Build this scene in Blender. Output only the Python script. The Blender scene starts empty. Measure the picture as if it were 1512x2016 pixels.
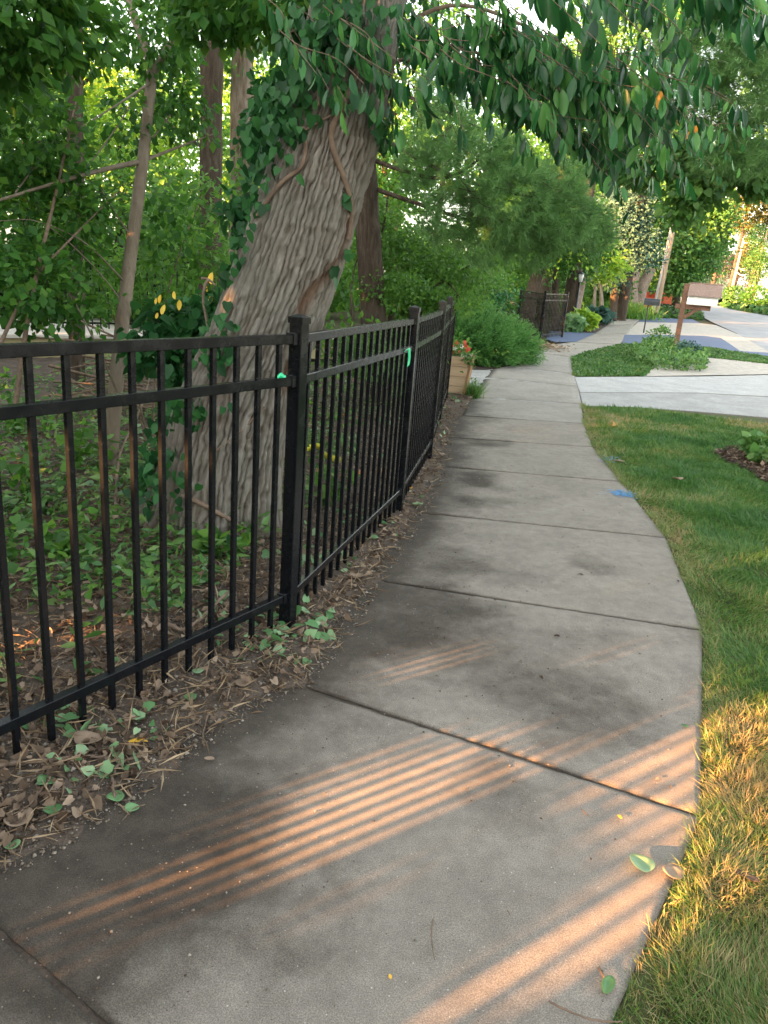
import bpy, bmesh, math, random
import numpy as np
from mathutils import Vector, Matrix
from mathutils.geometry import tessellate_polygon
from mathutils.bvhtree import BVHTree

random.seed(11)
RG = np.random.default_rng(11)
SC = bpy.context.scene
COL = SC.collection
rad = math.radians

# ------------------------------------------------------------------ camera
CW, CH, CF, EYE = 1512, 2016, 1500.0, 1.65
_p, _r = rad(17.35), rad(4.5)
_F = np.array([0, math.cos(_p), -math.sin(_p)])
_R0 = np.array([1.0, 0, 0]); _U0 = np.cross(_R0, _F)
_R = _R0 * math.cos(_r) + _U0 * math.sin(_r)
_U = -_R0 * math.sin(_r) + _U0 * math.cos(_r)
cam_d = bpy.data.cameras.new('camera'); cam = bpy.data.objects.new('camera', cam_d)
COL.objects.link(cam); SC.camera = cam
cam.matrix_world = Matrix(((_R[0], _U[0], -_F[0], 0), (_R[1], _U[1], -_F[1], 0), (_R[2], _U[2], -_F[2], EYE), (0, 0, 0, 1)))
cam_d.sensor_fit = 'VERTICAL'; cam_d.sensor_height = 36.0; cam_d.lens = CF / CH * 36.0
cam_d.clip_start = 0.05; cam_d.clip_end = 2000

# ------------------------------------------------------------------ light
SUN_AZ, SUN_EL = 234.0, 10.0            # compass azimuth of the sun (from +Y towards +X), elevation
w = bpy.data.worlds.new('World'); SC.world = w; w.use_nodes = True
nt = w.node_tree; nt.nodes.clear()
sky = nt.nodes.new('ShaderNodeTexSky'); sky.sky_type = 'NISHITA'; sky.sun_disc = False
sky.sun_elevation = rad(SUN_EL); sky.sun_rotation = rad(SUN_AZ); sky.air_density = 1.0; sky.dust_density = 2.0; sky.ozone_density = 1.0
bg = nt.nodes.new('ShaderNodeBackground'); bg.inputs['Strength'].default_value = 0.10
wo = nt.nodes.new('ShaderNodeOutputWorld')
hsv = nt.nodes.new('ShaderNodeHueSaturation'); hsv.inputs['Saturation'].default_value = 0.42   # less blue ambient: paler than a clear sky
tint = nt.nodes.new('ShaderNodeMix'); tint.data_type = 'RGBA'; tint.blend_type = 'MULTIPLY'; tint.inputs[0].default_value = 1.0; tint.inputs[7].default_value = (1.0, 0.95, 0.86, 1)
nt.links.new(sky.outputs[0], hsv.inputs['Color']); nt.links.new(hsv.outputs[0], tint.inputs[6]); nt.links.new(tint.outputs[2], bg.inputs[0]); nt.links.new(bg.outputs[0], wo.inputs[0])
sd = bpy.data.lights.new('sun', 'SUN'); sd.energy = 5.0; sd.angle = rad(0.55); sd.color = (1.0, 0.44, 0.14)
so = bpy.data.objects.new('sun', sd); COL.objects.link(so)
TOSUN = Vector((math.sin(rad(SUN_AZ)) * math.cos(rad(SUN_EL)), math.cos(rad(SUN_AZ)) * math.cos(rad(SUN_EL)), math.sin(rad(SUN_EL))))
so.rotation_euler = TOSUN.to_track_quat('Z', 'Y').to_euler(); so.location = (-20, -15, 12)
SC.view_settings.view_transform = 'Standard'; SC.view_settings.look = 'None'
SC.view_settings.exposure = 3.75; SC.view_settings.gamma = 1.0; SC.view_settings.use_curve_mapping = False
SC.render.engine = 'CYCLES'
SC.cycles.use_denoising = True
SC.cycles.max_bounces = 6; SC.cycles.diffuse_bounces = 4; SC.cycles.glossy_bounces = 2
SC.cycles.transmission_bounces = 4; SC.cycles.transparent_max_bounces = 4

# ------------------------------------------------------------------ geometry helpers
def zt(Y): return 0.013 * max(0.0, Y - 20.0)
def ray(px, py): return _F + _R * (px - CW / 2) / CF - _U * (py - CH / 2) / CF
def at(px, py, zo=0.0):
    """ground point seen at a photo pixel"""
    d = ray(px, py); m = d[2] / d[1]; e = EYE - zo
    Y = -e / m if m < 0 else 1e9
    if Y > 20: Y = (e + 0.26) / (0.013 - m) if m < 0.0129 else 1e9
    Y = min(Y, 138.0)
    return np.array([d[0] / d[1] * Y, Y, zt(Y) + zo])
def dep(px, py, D):
    """point at forward distance D (metres) in the direction of a photo pixel"""
    return ray(px, py) * D + np.array([0, 0, EYE])
def up(px, py, b):
    """point above ground point b (same Y) at pixel height py"""
    d = ray(px, py); return d * (b[1] / d[1]) + np.array([0, 0, EYE])

def _h(ix, iy, s):
    n = (ix.astype(np.int64) * 374761393 + iy.astype(np.int64) * 668265263 + s * 2147483647) & 0xffffffff
    n = ((n ^ (n >> 13)) * 1274126177) & 0xffffffff
    return ((n ^ (n >> 16)) & 0xffff) / 65535.0
def vn(x, y, s=0):
    x = np.asarray(x, float); y = np.asarray(y, float)
    ix = np.floor(x); iy = np.floor(y); fx = x - ix; fy = y - iy
    fx = fx * fx * (3 - 2 * fx); fy = fy * fy * (3 - 2 * fy)
    a = _h(ix, iy, s); b = _h(ix + 1, iy, s); c = _h(ix, iy + 1, s); d = _h(ix + 1, iy + 1, s)
    return (a * (1 - fx) + b * fx) * (1 - fy) + (c * (1 - fx) + d * fx) * fy
def fbm(x, y, s=0, o=4):
    t = 0; a = 0.5
    for k in range(o): t = t + a * vn(x * 2 ** k, y * 2 ** k, s + k); a *= 0.5
    return t

def tag(o, label=None, cat=None, group=None, kind=None):
    if label: o['label'] = label
    if cat: o['category'] = cat
    if group: o['group'] = group
    if kind: o['kind'] = kind
    return o
def empty(name, loc, label, cat, group=None, rz=0.0):
    o = bpy.data.objects.new(name, None); COL.objects.link(o)
    o.location = loc; o.rotation_euler = (0, 0, rz); o.empty_display_size = 0.2
    tag(o, label, cat, group)
    o.matrix_world = Matrix.Translation(Vector(loc)) @ Matrix.Rotation(rz, 4, 'Z')
    return o
def place(o, parent):
    """parent an object whose mesh is given in world coordinates"""
    if parent is not None:
        o.parent = parent; o.matrix_parent_inverse = parent.matrix_world.inverted()
def npmesh(name, V, F, mat, parent=None, smooth=False, attrs=None, kind=None, local=False):
    """V (n,3); F list of int arrays, each (m,k)"""
    me = bpy.data.meshes.new(name)
    V = np.asarray(V, np.float32); F = [np.asarray(f, np.int32) for f in F if len(f)]
    tot = [np.full(len(f), f.shape[1], np.int32) for f in F]
    lt = np.concatenate(tot); idx = np.concatenate([f.ravel() for f in F])
    ls = np.concatenate([[0], np.cumsum(lt)[:-1]]).astype(np.int32)
    me.vertices.add(len(V)); me.vertices.foreach_set('co', V.ravel())
    me.loops.add(len(idx)); me.loops.foreach_set('vertex_index', idx)
    me.polygons.add(len(lt)); me.polygons.foreach_set('loop_start', ls); me.polygons.foreach_set('loop_total', lt)
    if smooth: me.polygons.foreach_set('use_smooth', np.ones(len(lt), bool))
    me.update(calc_edges=True)
    for k, v in (attrs or {}).items():
        a = me.attributes.new(k, 'FLOAT', 'POINT'); a.data.foreach_set('value', np.asarray(v, np.float32))
    me.materials.append(mat)
    o = bpy.data.objects.new(name, me); COL.objects.link(o)
    if kind: o['kind'] = kind
    if not local: place(o, parent)
    elif parent is not None: o.parent = parent
    return o
class MB:
    """collects simple solids into one mesh"""
    def __init__(s): s.v = []; s.f = []
    def box(s, c, size, rot=None):
        c = Vector(c); sx, sy, sz = [k / 2 for k in size]; b = len(s.v)
        M = rot if rot is not None else Matrix.Identity(3)
        for x, y, z in ((-1, -1, -1), (1, -1, -1), (1, 1, -1), (-1, 1, -1), (-1, -1, 1), (1, -1, 1), (1, 1, 1), (-1, 1, 1)):
            s.v.append(tuple(c + M @ Vector((x * sx, y * sy, z * sz))))
        for f in ((0, 3, 2, 1), (4, 5, 6, 7), (0, 1, 5, 4), (1, 2, 6, 5), (2, 3, 7, 6), (3, 0, 4, 7)): s.f.append(tuple(b + i for i in f))
        return s
    def bar(s, a, b_, wd, hg):
        """box from a to b_; wd across (horizontal), hg the other way"""
        a = Vector(a); b_ = Vector(b_); d = b_ - a; L = d.length; d.normalize()
        side = d.cross(Vector((0, 0, 1)))
        side = side.normalized() if side.length > 1e-4 else Vector((1, 0, 0))
        upv = side.cross(d)
        s.box((a + b_) / 2, (wd, L, hg), Matrix((side, d, upv)).transposed()); return s
    def prism(s, poly, z0, z1):
        n = len(poly); b = len(s.v)
        for z in (z0, z1):
            for p in poly: s.v.append((p[0], p[1], z))
        s.f.append(tuple(b + i for i in range(n))[::-1]); s.f.append(tuple(b + n + i for i in range(n)))
        for i in range(n): j = (i + 1) % n; s.f.append((b + i, b + j, b + n + j, b + n + i))
        return s
    def tube(s, pts, rr, n=8, caps=True):
        V, F = tube_np(pts, rr, n); b = len(s.v)
        s.v += [tuple(v) for v in V]; s.f += [tuple(int(b + i) for i in f) for f in F]
        if caps:
            s.f.append(tuple(b + i for i in range(n))); m = len(V) - n; s.f.append(tuple(b + m + i for i in range(n))[::-1])
        return s
    def build(s, name, mat, parent=None, bevel=0, smooth=False, local=False):
        me = bpy.data.meshes.new(name); me.from_pydata(s.v, [], s.f); me.update()
        bm = bmesh.new(); bm.from_mesh(me); bmesh.ops.recalc_face_normals(bm, faces=bm.faces)
        if bevel: bmesh.ops.bevel(bm, geom=[e for e in bm.edges], offset=bevel, segments=1, affect='EDGES', clamp_overlap=True)
        bm.to_mesh(me); bm.free()
        if smooth:
            for p in me.polygons: p.use_smooth = True
        me.materials.append(mat); o = bpy.data.objects.new(name, me); COL.objects.link(o)
        if local:
            if parent is not None: o.parent = parent
        else: place(o, parent)
        return o
def tube_np(pts, rr, n=8):
    pts = np.asarray(pts, float); m = len(pts); rr = np.broadcast_to(np.asarray(rr, float), (m,))
    T = np.gradient(pts, axis=0); T /= np.linalg.norm(T, axis=1)[:, None] + 1e-9
    ref = np.array([0.13, 0.9, 0.2]) if abs(T[0][1]) < 0.9 else np.array([1.0, 0, 0])
    A = np.cross(T, ref); A /= np.linalg.norm(A, axis=1)[:, None] + 1e-9; B = np.cross(T, A)
    an = np.arange(n) / n * 2 * np.pi
    V = pts[:, None] + rr[:, None, None] * (A[:, None] * np.cos(an)[None, :, None] + B[:, None] * np.sin(an)[None, :, None])
    i = np.arange(m - 1)[:, None] * n; j = np.arange(n)[None]; k = (j + 1) % n
    F = np.stack([i + j, i + k, i + n + k, i + n + j], -1).reshape(-1, 4)
    return V.reshape(-1, 3), F
def smooth_line(P, n):
    P = np.asarray(P, float); m = len(P); t = np.linspace(0, m - 1, n); out = []
    for u in t:
        i = min(int(u), m - 2); f = u - i
        p0 = P[max(i - 1, 0)]; p1 = P[i]; p2 = P[i + 1]; p3 = P[min(i + 2, m - 1)]
        out.append(0.5 * (2 * p1 + (p2 - p0) * f + (2 * p0 - 5 * p1 + 4 * p2 - p3) * f * f + (3 * p1 - p0 - 3 * p2 + p3) * f ** 3))
    return np.array(out)
def tubes(name, lines, mat, parent=None, n=6, kind=None, smooth=True):
    """several tubes in one mesh: lines = [(pts, radii)]"""
    if kind is None and parent is not None and len(lines) > 1:
        one = {'trunk': 'limb'}.get(name, name)
        return [tubes(name if i == 0 else one, [l], mat, parent, n, smooth=smooth) for i, l in enumerate(lines)][0]
    VV, FF, b = [], [], 0
    for pts, rr in lines:
        V, F = tube_np(pts, rr, n); VV.append(V); FF.append(F + b); b += len(V)
    return npmesh(name, np.concatenate(VV), [np.concatenate(FF)], mat, parent, smooth, kind=kind)

# ------------------------------------------------------------------ leaves
T_SMALL = (np.array([[0, 0, 0], [-.32, .5, .09], [0, 1, 0], [.32, .5, .09]]), [np.array([[0, 2, 1], [0, 3, 2]])])
T_LONG = (np.array([[0, 0, 0], [-.13, .5, .03], [0, 1, -.06], [.13, .5, .03]]), [np.array([[0, 2, 1], [0, 3, 2]])])
T_OVAL = (np.array([[0, 0, 0], [-.17, .22, .04], [-.24, .52, .06], [-.15, .83, .01], [0, 1, -.1], [.15, .83, .01], [.24, .52, .06], [.17, .22, .04], [0, .35, 0], [0, .7, -.03]]),
          [np.array([[0, 8, 1], [0, 7, 8], [4, 3, 9], [4, 9, 5]]), np.array([[1, 8, 9, 2], [7, 6, 9, 8]]), np.array([[2, 9, 3], [6, 5, 9]])])
T_HEART = (np.array([[0, 0, 0], [-.28, -.08, .05], [-.45, .2, .08], [-.32, .6, .03], [0, 1, -.08], [.32, .6, .03], [.45, .2, .08], [.28, -.08, .05], [0, .45, -.02]]),
           [np.array([[0, 8, 1], [1, 8, 2], [2, 8, 3], [3, 8, 4], [4, 8, 5], [5, 8, 6], [6, 8, 7], [7, 8, 0]])])
T_BLADE = (np.array([[-.03, 0, 0], [.03, 0, 0], [-.022, .5, .05], [.022, .5, .05], [0, 1, .25]]), [np.array([[0, 1, 3, 2]]), np.array([[2, 3, 4]])])
T_NEEDLE = (np.array([[-.012, 0, 0], [.012, 0, 0], [0, 1, -.05]]), [np.array([[0, 1, 2]])])
def norm(a): return a / (np.linalg.norm(a, axis=-1, keepdims=True) + 1e-9)
def leafset(P, tip, nrm, size, tmpl, rnd=None):
    """arrays of leaves -> V,F,attr; tip = direction of the leaf's length, nrm = its face normal"""
    TV, TF = tmpl; P = np.asarray(P); n = len(P); k = len(TV)
    Yv = norm(tip); Zv = nrm - Yv * (nrm * Yv).sum(-1, keepdims=True); Zv = norm(Zv); Xv = np.cross(Yv, Zv)
    size = np.broadcast_to(size, (n,))[:, None, None]
    V = P[:, None] + size * (TV[None, :, 0:1] * Xv[:, None] + TV[None, :, 1:2] * Yv[:, None] + TV[None, :, 2:3] * Zv[:, None])
    F = [(np.arange(n)[:, None, None] * k + f[None]).reshape(-1, f.shape[1]) for f in TF]
    if rnd is None: rnd = RG.random(n)
    return V.reshape(-1, 3), F, np.repeat(rnd, k)
def leaves(name, P, tip, nrm, size, tmpl, mat, parent=None, rnd=None, kind='stuff', smooth=False):
    V, F, a = leafset(P, tip, nrm, size, tmpl, rnd)
    return npmesh(name, V, F, mat, parent, smooth, {'rnd': a}, kind)
def rdir(n, rg=None): return norm((rg or RG).normal(size=(n, 3)))
def blobpts(blobs, n, shell=0.55, rg=None):
    """clump centres in a list of ellipsoids (cx,cy,cz,rx,ry,rz)"""
    rg = rg or RG; B = np.array(blobs, float); vol = (B[:, 3] * B[:, 4] + B[:, 4] * B[:, 5] + B[:, 3] * B[:, 5])
    k = rg.choice(len(B), n, p=vol / vol.sum()); d = rdir(n, rg)
    r = (1 - shell) * rg.random(n) ** (1 / 3) + shell * (0.75 + 0.3 * rg.random(n))
    return B[k, :3] + d * B[k, 3:] * r[:, None], d
def crown(name, blobs, nclump, per, crad, size, mat, parent, tmpl=T_SMALL, droop=0.3, shell=0.6, keep=None, seed=None, tone=0.35, flat=0.6):
    rg = np.random.default_rng(seed if seed is not None else int(RG.integers(1 << 30)))
    C, d = blobpts(blobs, nclump, shell, rg)
    n = nclump * per
    off = rg.normal(size=(n, 3)) * crad * np.array([1, 1, flat]) * 0.6
    P = np.repeat(C, per, 0) + off; D = np.repeat(d, per, 0)
    tone_c = np.repeat(rg.random(nclump), per)
    tip = norm(D * 0.5 + rdir(n, rg) + off / crad * 0.5 + np.array([0, 0, -droop]))
    nr = norm(rdir(n, rg) * 0.8 + np.array([0, 0, 1.0]) * 0.8 + D * 0.4)
    sz = size * (0.6 + 0.7 * rg.random(n)); rnd = np.clip(tone * tone_c + (1 - tone) * rg.random(n), 0, 1)
    if keep is not None:
        m = keep(P); P, tip, nr, sz, rnd = P[m], tip[m], nr[m], sz[m], rnd[m]
    return leaves(name, P, tip, nr, sz, tmpl, mat, parent, rnd)

# ------------------------------------------------------------------ materials
def newmat(name):
    m = bpy.data.materials.new(name); m.use_nodes = True; t = m.node_tree
    b = t.nodes['Principled BSDF']; return m, t, b
def N(t, typ, **kw):
    n = t.nodes.new(typ)
    for k, v in kw.items():
        if k.startswith('i_'): n.inputs[k[2:].replace('_', ' ')].default_value = v
        else: setattr(n, k, v)
    return n
def ramp(t, fac, stops):
    r = t.nodes.new('ShaderNodeValToRGB'); e = r.color_ramp.elements
    while len(e) < len(stops): e.new(0.5)
    for q, (p, c) in zip(e, stops): q.position = p; q.color = (*c, 1) if len(c) == 3 else c
    t.links.new(fac, r.inputs[0]); return r.outputs[0]
def mixc(t, fac, a, b, blend='MIX'):
    m = t.nodes.new('ShaderNodeMix'); m.data_type = 'RGBA'; m.blend_type = blend
    for s, v in ((0, fac), (6, a), (7, b)):
        if hasattr(v, 'links') or hasattr(v, 'is_linked'): t.links.new(v, m.inputs[s])
        else: m.inputs[s].default_value = v if s == 0 else (*v, 1)
    return m.outputs[2]
def coords(t, scale=(1, 1, 1), obj=True):
    c = t.nodes.new('ShaderNodeTexCoord'); mp = t.nodes.new('ShaderNodeMapping'); mp.inputs['Scale'].default_value = scale
    t.links.new(c.outputs['Object'], mp.inputs[0]); return mp.outputs[0]
def noise(t, vec, scale, detail=4, rough=0.6, dist=0.0):
    n = t.nodes.new('ShaderNodeTexNoise'); n.inputs['Scale'].default_value = scale; n.inputs['Detail'].default_value = detail
    n.inputs['Roughness'].default_value = rough; n.inputs['Distortion'].default_value = dist
    t.links.new(vec, n.inputs['Vector']); return n.outputs['Fac']
def bump(t, b, h, strength, dist=0.01):
    u = t.nodes.new('ShaderNodeBump'); u.inputs['Strength'].default_value = strength; u.inputs['Distance'].default_value = dist
    t.links.new(h, u.inputs['Height']); t.links.new(u.outputs[0], b.inputs['Normal']); return u
def plain(name, c1, c2=None, scale=8, rough=0.6, bstr=0.2, bscale=60, metallic=0, stretch=(1, 1, 1), spec=0.5, bd=0.004):
    m, t, b = newmat(name); v = coords(t, stretch)
    c2 = c2 or tuple(k * 0.7 for k in c1)
    f = noise(t, v, scale, 5)
    t.links.new(ramp(t, f, [(0.32, c2), (0.68, c1)]), b.inputs['Base Color'])
    b.inputs['Roughness'].default_value = rough; b.inputs['Metallic'].default_value = metallic
    b.inputs['Specular IOR Level'].default_value = spec
    if bstr: bump(t, b, noise(t, v, bscale, 4), bstr, bd)
    return m
def leafmat(name, cols, rough=0.45, trans=0.3, spec=0.5):
    """per-leaf colour from the 'rnd' value; some light passes through the blade"""
    m, t, b = newmat(name)
    a = t.nodes.new('ShaderNodeAttribute'); a.attribute_name = 'rnd'
    k = len(cols); col = ramp(t, a.outputs['Fac'], [(i / (k - 1), c) for i, c in enumerate(cols)])
    v = coords(t); f = noise(t, v, 25, 3)
    col = mixc(t, 0.5, col, ramp(t, f, [(0.3, (0.55, 0.55, 0.55)), (0.7, (1.35, 1.3, 1.1))]), 'MULTIPLY') if False else col
    t.links.new(col, b.inputs['Base Color']); b.inputs['Roughness'].default_value = rough; b.inputs['Specular IOR Level'].default_value = spec
    tr = t.nodes.new('ShaderNodeBsdfTranslucent'); mx = t.nodes.new('ShaderNodeMixShader'); mx.inputs[0].default_value = trans
    hs = t.nodes.new('ShaderNodeHueSaturation'); hs.inputs['Hue'].default_value = 0.48; hs.inputs['Value'].default_value = 1.5
    t.links.new(col, hs.inputs['Color']); t.links.new(hs.outputs[0], tr.inputs['Color'])
    t.links.new(b.outputs[0], mx.inputs[1]); t.links.new(tr.outputs[0], mx.inputs[2])
    t.links.new(mx.outputs[0], t.nodes['Material Output'].inputs['Surface'])
    return m
def barkmat(name, c1, c2, c3, sc=1.0):
    m, t, b = newmat(name); v = coords(t, (14 * sc, 14 * sc, 2.4 * sc))
    f = noise(t, v, 1.6, 8, 0.7, 0.6); g = noise(t, coords(t), 3, 4)
    col = ramp(t, f, [(0.3, c2), (0.5, c1), (0.72, c3)])
    col = mixc(t, ramp(t, g, [(0.4, (0, 0, 0)), (0.7, (.5, .5, .5))]), col, c2)
    t.links.new(col, b.inputs['Base Color']); b.inputs['Roughness'].default_value = 0.95; b.inputs['Specular IOR Level'].default_value = 0.15
    bump(t, b, f, 1.0, 0.03); return m

M = {}
# concrete: sand speckle, brushed tone, dirt washed over it (attribute 'damp' is the stain's own shape)
def concrete(name, base, damp_col=(.045, .038, .034)):
    m, t, b = newmat(name); v = coords(t)
    big = noise(t, v, 2.2, 6, 0.65); mid = noise(t, v, 14, 5, 0.7); fine = noise(t, v, 260, 3, 0.85)
    c = ramp(t, big, [(0.3, tuple(k * .80 for k in base)), (0.7, tuple(k * 1.12 for k in base))])
    c = mixc(t, 0.6, c, ramp(t, mid, [(0.35, (.74, .73, .72)), (0.65, (1.12, 1.12, 1.1))]), 'MULTIPLY')
    c = mixc(t, 0.7, c, ramp(t, fine, [(0.36, (.42, .41, .40)), (0.5, (1, 1, 1)), (0.64, (1.75, 1.7, 1.6))]), 'MULTIPLY')
    vo = t.nodes.new('ShaderNodeTexVoronoi'); vo.inputs['Scale'].default_value = 48; t.links.new(v, vo.inputs['Vector'])
    sp = ramp(t, vo.outputs['Distance'], [(0.07, (1, 1, 1)), (0.12, (0, 0, 0))])
    vc = t.nodes.new('ShaderNodeSeparateColor'); t.links.new(vo.outputs['Color'], vc.inputs[0])
    c = mixc(t, sp, c, ramp(t, vc.outputs[0], [(0.0, (.07, .06, .05)), (0.5, (.2, .17, .14)), (1.0, (.62, .6, .55))]))
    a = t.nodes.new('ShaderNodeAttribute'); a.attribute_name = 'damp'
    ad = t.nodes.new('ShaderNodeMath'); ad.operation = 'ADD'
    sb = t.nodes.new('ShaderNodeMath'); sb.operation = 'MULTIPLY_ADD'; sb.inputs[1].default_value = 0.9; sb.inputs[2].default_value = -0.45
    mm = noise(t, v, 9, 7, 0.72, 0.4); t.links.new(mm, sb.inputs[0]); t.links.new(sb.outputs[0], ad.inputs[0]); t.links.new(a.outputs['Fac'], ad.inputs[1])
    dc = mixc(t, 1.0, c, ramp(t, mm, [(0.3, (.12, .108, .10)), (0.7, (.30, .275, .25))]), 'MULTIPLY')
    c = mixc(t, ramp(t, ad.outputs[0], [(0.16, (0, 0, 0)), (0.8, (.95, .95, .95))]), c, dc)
    t.links.new(c, b.inputs['Base Color']); b.inputs['Roughness'].default_value = 0.85; b.inputs['Specular IOR Level'].default_value = 0.3
    h = t.nodes.new('ShaderNodeMath'); h.operation = 'MULTIPLY_ADD'; h.inputs[1].default_value = 0.6
    t.links.new(mid, h.inputs[0]); t.links.new(fine, h.inputs[2])
    bump(t, b, h.outputs[0], 0.9, 0.005); return m
M['conc'] = concrete('sidewalk_concrete', (.25, .228, .205))
M['conc2'] = concrete('pale_sidewalk_concrete', (.28, .265, .245))
M['apron'] = concrete('driveway_concrete', (.33, .335, .34))
M['soil'] = plain('soil', (.135, .108, .088), (.06, .047, .038), 7, 0.95, 1.0, 70, bd=0.02, spec=.2)
M['forest'] = plain('forest_floor', (.07, .07, .035), (.03, .03, .015), 3, 0.95, 1.0, 40, bd=0.02, spec=.2)
M['lawn'] = plain('lawn_ground', (.06, .10, .025), (.075, .065, .035), 4, 0.95, 0.8, 60, bd=0.02, spec=.2)
M['asphalt'] = plain('road_asphalt', (.30, .31, .33), (.2, .2, .215), 1.2, 0.85, 0.3, 90)
M['apron2'] = concrete('paler_driveway_concrete', (.39, .40, .41))
M['blue'] = plain('new_asphalt', (.07, .105, .20), (.055, .085, .165), 2, 0.75, 0.4, 150)
M['gravel'] = plain('pale_gravel', (.50, .47, .42), (.33, .30, .27), 6, 0.9, 1.0, 60, bd=0.02)
M['mulch'] = plain('mulch', (.06, .035, .025), (.025, .016, .012), 20, 0.95, 1.0, 60, bd=0.03)
M['black'] = None
m, t, b = newmat('black_powder_coat'); v = coords(t)
t.links.new(ramp(t, noise(t, v, 30, 6, .7), [(0.58, (.0035, .0045, .0065)), (0.80, (.02, .022, .024))]), b.inputs['Base Color'])
t.links.new(ramp(t, noise(t, v, 12, 5), [(0.3, (.16, .16, .16)), (0.7, (.34, .34, .34))]), b.inputs['Roughness'])
bump(t, b, noise(t, v, 320, 2), .12, .001); b.inputs['Specular IOR Level'].default_value = .32; M['black'] = m
M['bark'] = barkmat('grey_brown_bark', (.25, .20, .165), (.12, .08, .055), (.42, .37, .32))
M['bark_dark'] = barkmat('dark_bark', (.075, .058, .045), (.035, .026, .02), (.14, .115, .095))
M['bark_pale'] = barkmat('smooth_pale_bark', (.23, .19, .15), (.15, .12, .09), (.30, .26, .22), 0.5)
M['wood_grey'] = None
M['twig'] = plain('twig_bark', (.20, .14, .10), (.09, .065, .045), 30, 0.85, 0.4, 80, stretch=(1, 1, 1))
M['vine'] = plain('vine_bark', (.22, .16, .12), (.11, .075, .055), 14, 0.9, 0.8, 70)
M['leaf_hang'] = leafmat('glossy_hanging_leaf', [(.008, .045, .016), (.016, .08, .026), (.03, .13, .04), (.05, .19, .05), (.09, .25, .06)], 0.34, 0.32, .38)
M['leaf_ivy'] = leafmat('ivy_leaf', [(.010, .05, .016), (.018, .085, .026), (.035, .14, .04), (.03, .12, .03)], 0.5, 0.28, .25)
M['leaf_wood'] = leafmat('woodland_leaf', [(.03, .10, .016), (.055, .17, .024), (.09, .24, .035), (.15, .31, .045)], 0.5, 0.5)
M['leaf_under'] = leafmat('understory_leaf', [(.014, .065, .010), (.028, .11, .016), (.055, .17, .024), (.11, .24, .035)], 0.55, 0.42, .3)
M['leaf_bright'] = leafmat('bright_leaf', [(.10, .24, .03), (.17, .34, .04), (.26, .42, .05), (.36, .46, .06)], 0.55, 0.55)
M['leaf_feather'] = leafmat('feathery_leaf', [(.035, .11, .015), (.055, .17, .022), (.08, .21, .03), (.13, .26, .035)], 0.5, 0.45)
M['needle'] = leafmat('pine_needle', [(.06, .16, .045), (.10, .24, .065), (.16, .33, .10)], 0.45, 0.25)
M['juniper'] = leafmat('juniper_spray', [(.02, .08, .02), (.045, .16, .035), (.09, .26, .055), (.16, .32, .075)], 0.5, 0.2)
M['spruce'] = leafmat('blue_spruce', [(.03, .075, .06), (.05, .11, .09), (.08, .16, .135)], 0.8, 0.1, .15)
M['maple'] = leafmat('street_tree_leaf', [(.03, .10, .02), (.05, .15, .03), (.08, .20, .04), (.13, .26, .05)], 0.5, 0.35)
M['gold'] = leafmat('evening_gold_leaf', [(.05, .065, .008), (.085, .09, .010), (.13, .12, .014)], 0.7, 0.35)
M['purple'] = leafmat('purple_leaf', [(.022, .016, .022), (.04, .028, .034), (.06, .042, .048)], 0.6, 0.2)
M['grass'] = leafmat('grass_blade', [(.03, .105, .022), (.045, .14, .03), (.075, .18, .038), (.15, .21, .055), (.34, .28, .14)], 0.5, 0.3)
M['weed'] = leafmat('ground_weed', [(.03, .10, .02), (.06, .17, .035), (.10, .22, .05), (.17, .28, .08)], 0.5, 0.3)
M['dead'] = leafmat('dead_leaf', [(.06, .04, .028), (.12, .085, .06), (.20, .145, .105), (.36, .28, .21)], 0.8, 0.2, .2)
M['clip'] = leafmat('cut_ivy_leaf', [(.05, .15, .05), (.10, .24, .09), (.17, .32, .15), (.25, .38, .22)], 0.5, 0.25)
M['straw'] = leafmat('dry_straw', [(.15, .10, .06), (.27, .20, .13), (.42, .33, .22)], 0.8, 0.1, .2)
M['petal_red'] = plain('red_petal', (.70, .06, .04), (.55, .03, .02), 10, 0.5, 0)
M['petal_white'] = plain('white_petal', (.8, .76, .72), (.7, .66, .6), 10, 0.5, 0)
M['petal_pink'] = plain('pink_petal', (.6, .08, .25), None, 10, 0.5, 0)
M['yellow_leaf'] = leafmat('yellow_leaf', [(.75, .5, .04), (.85, .62, .08)], 0.5, 0.4)
M['orange_leaf'] = leafmat('orange_leaf', [(.65, .27, .03), (.72, .34, .05)], 0.5, 0.3)
# ------------------------------------------------------------------ ground
def struct(o): o['kind'] = 'structure'; return o
ys = np.concatenate([np.arange(-40, 21, 10), [50, 80, 110, 140, 300, 700]]); xs = np.array([-400, -120, -40, -10, 10, 40, 120, 400])
GX, GY = np.meshgrid(xs, ys); GZ = np.array([zt(min(y, 140)) for y in ys])[:, None] + 0 * GX - 0.06
ii = np.arange(len(ys) - 1)[:, None] * len(xs) + np.arange(len(xs) - 1)[None]
struct(npmesh('ground', np.stack([GX, GY, GZ], -1).reshape(-1, 3), [np.stack([ii, ii + 1, ii + len(xs) + 1, ii + len(xs)], -1).reshape(-1, 4)], M['forest']))

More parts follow.
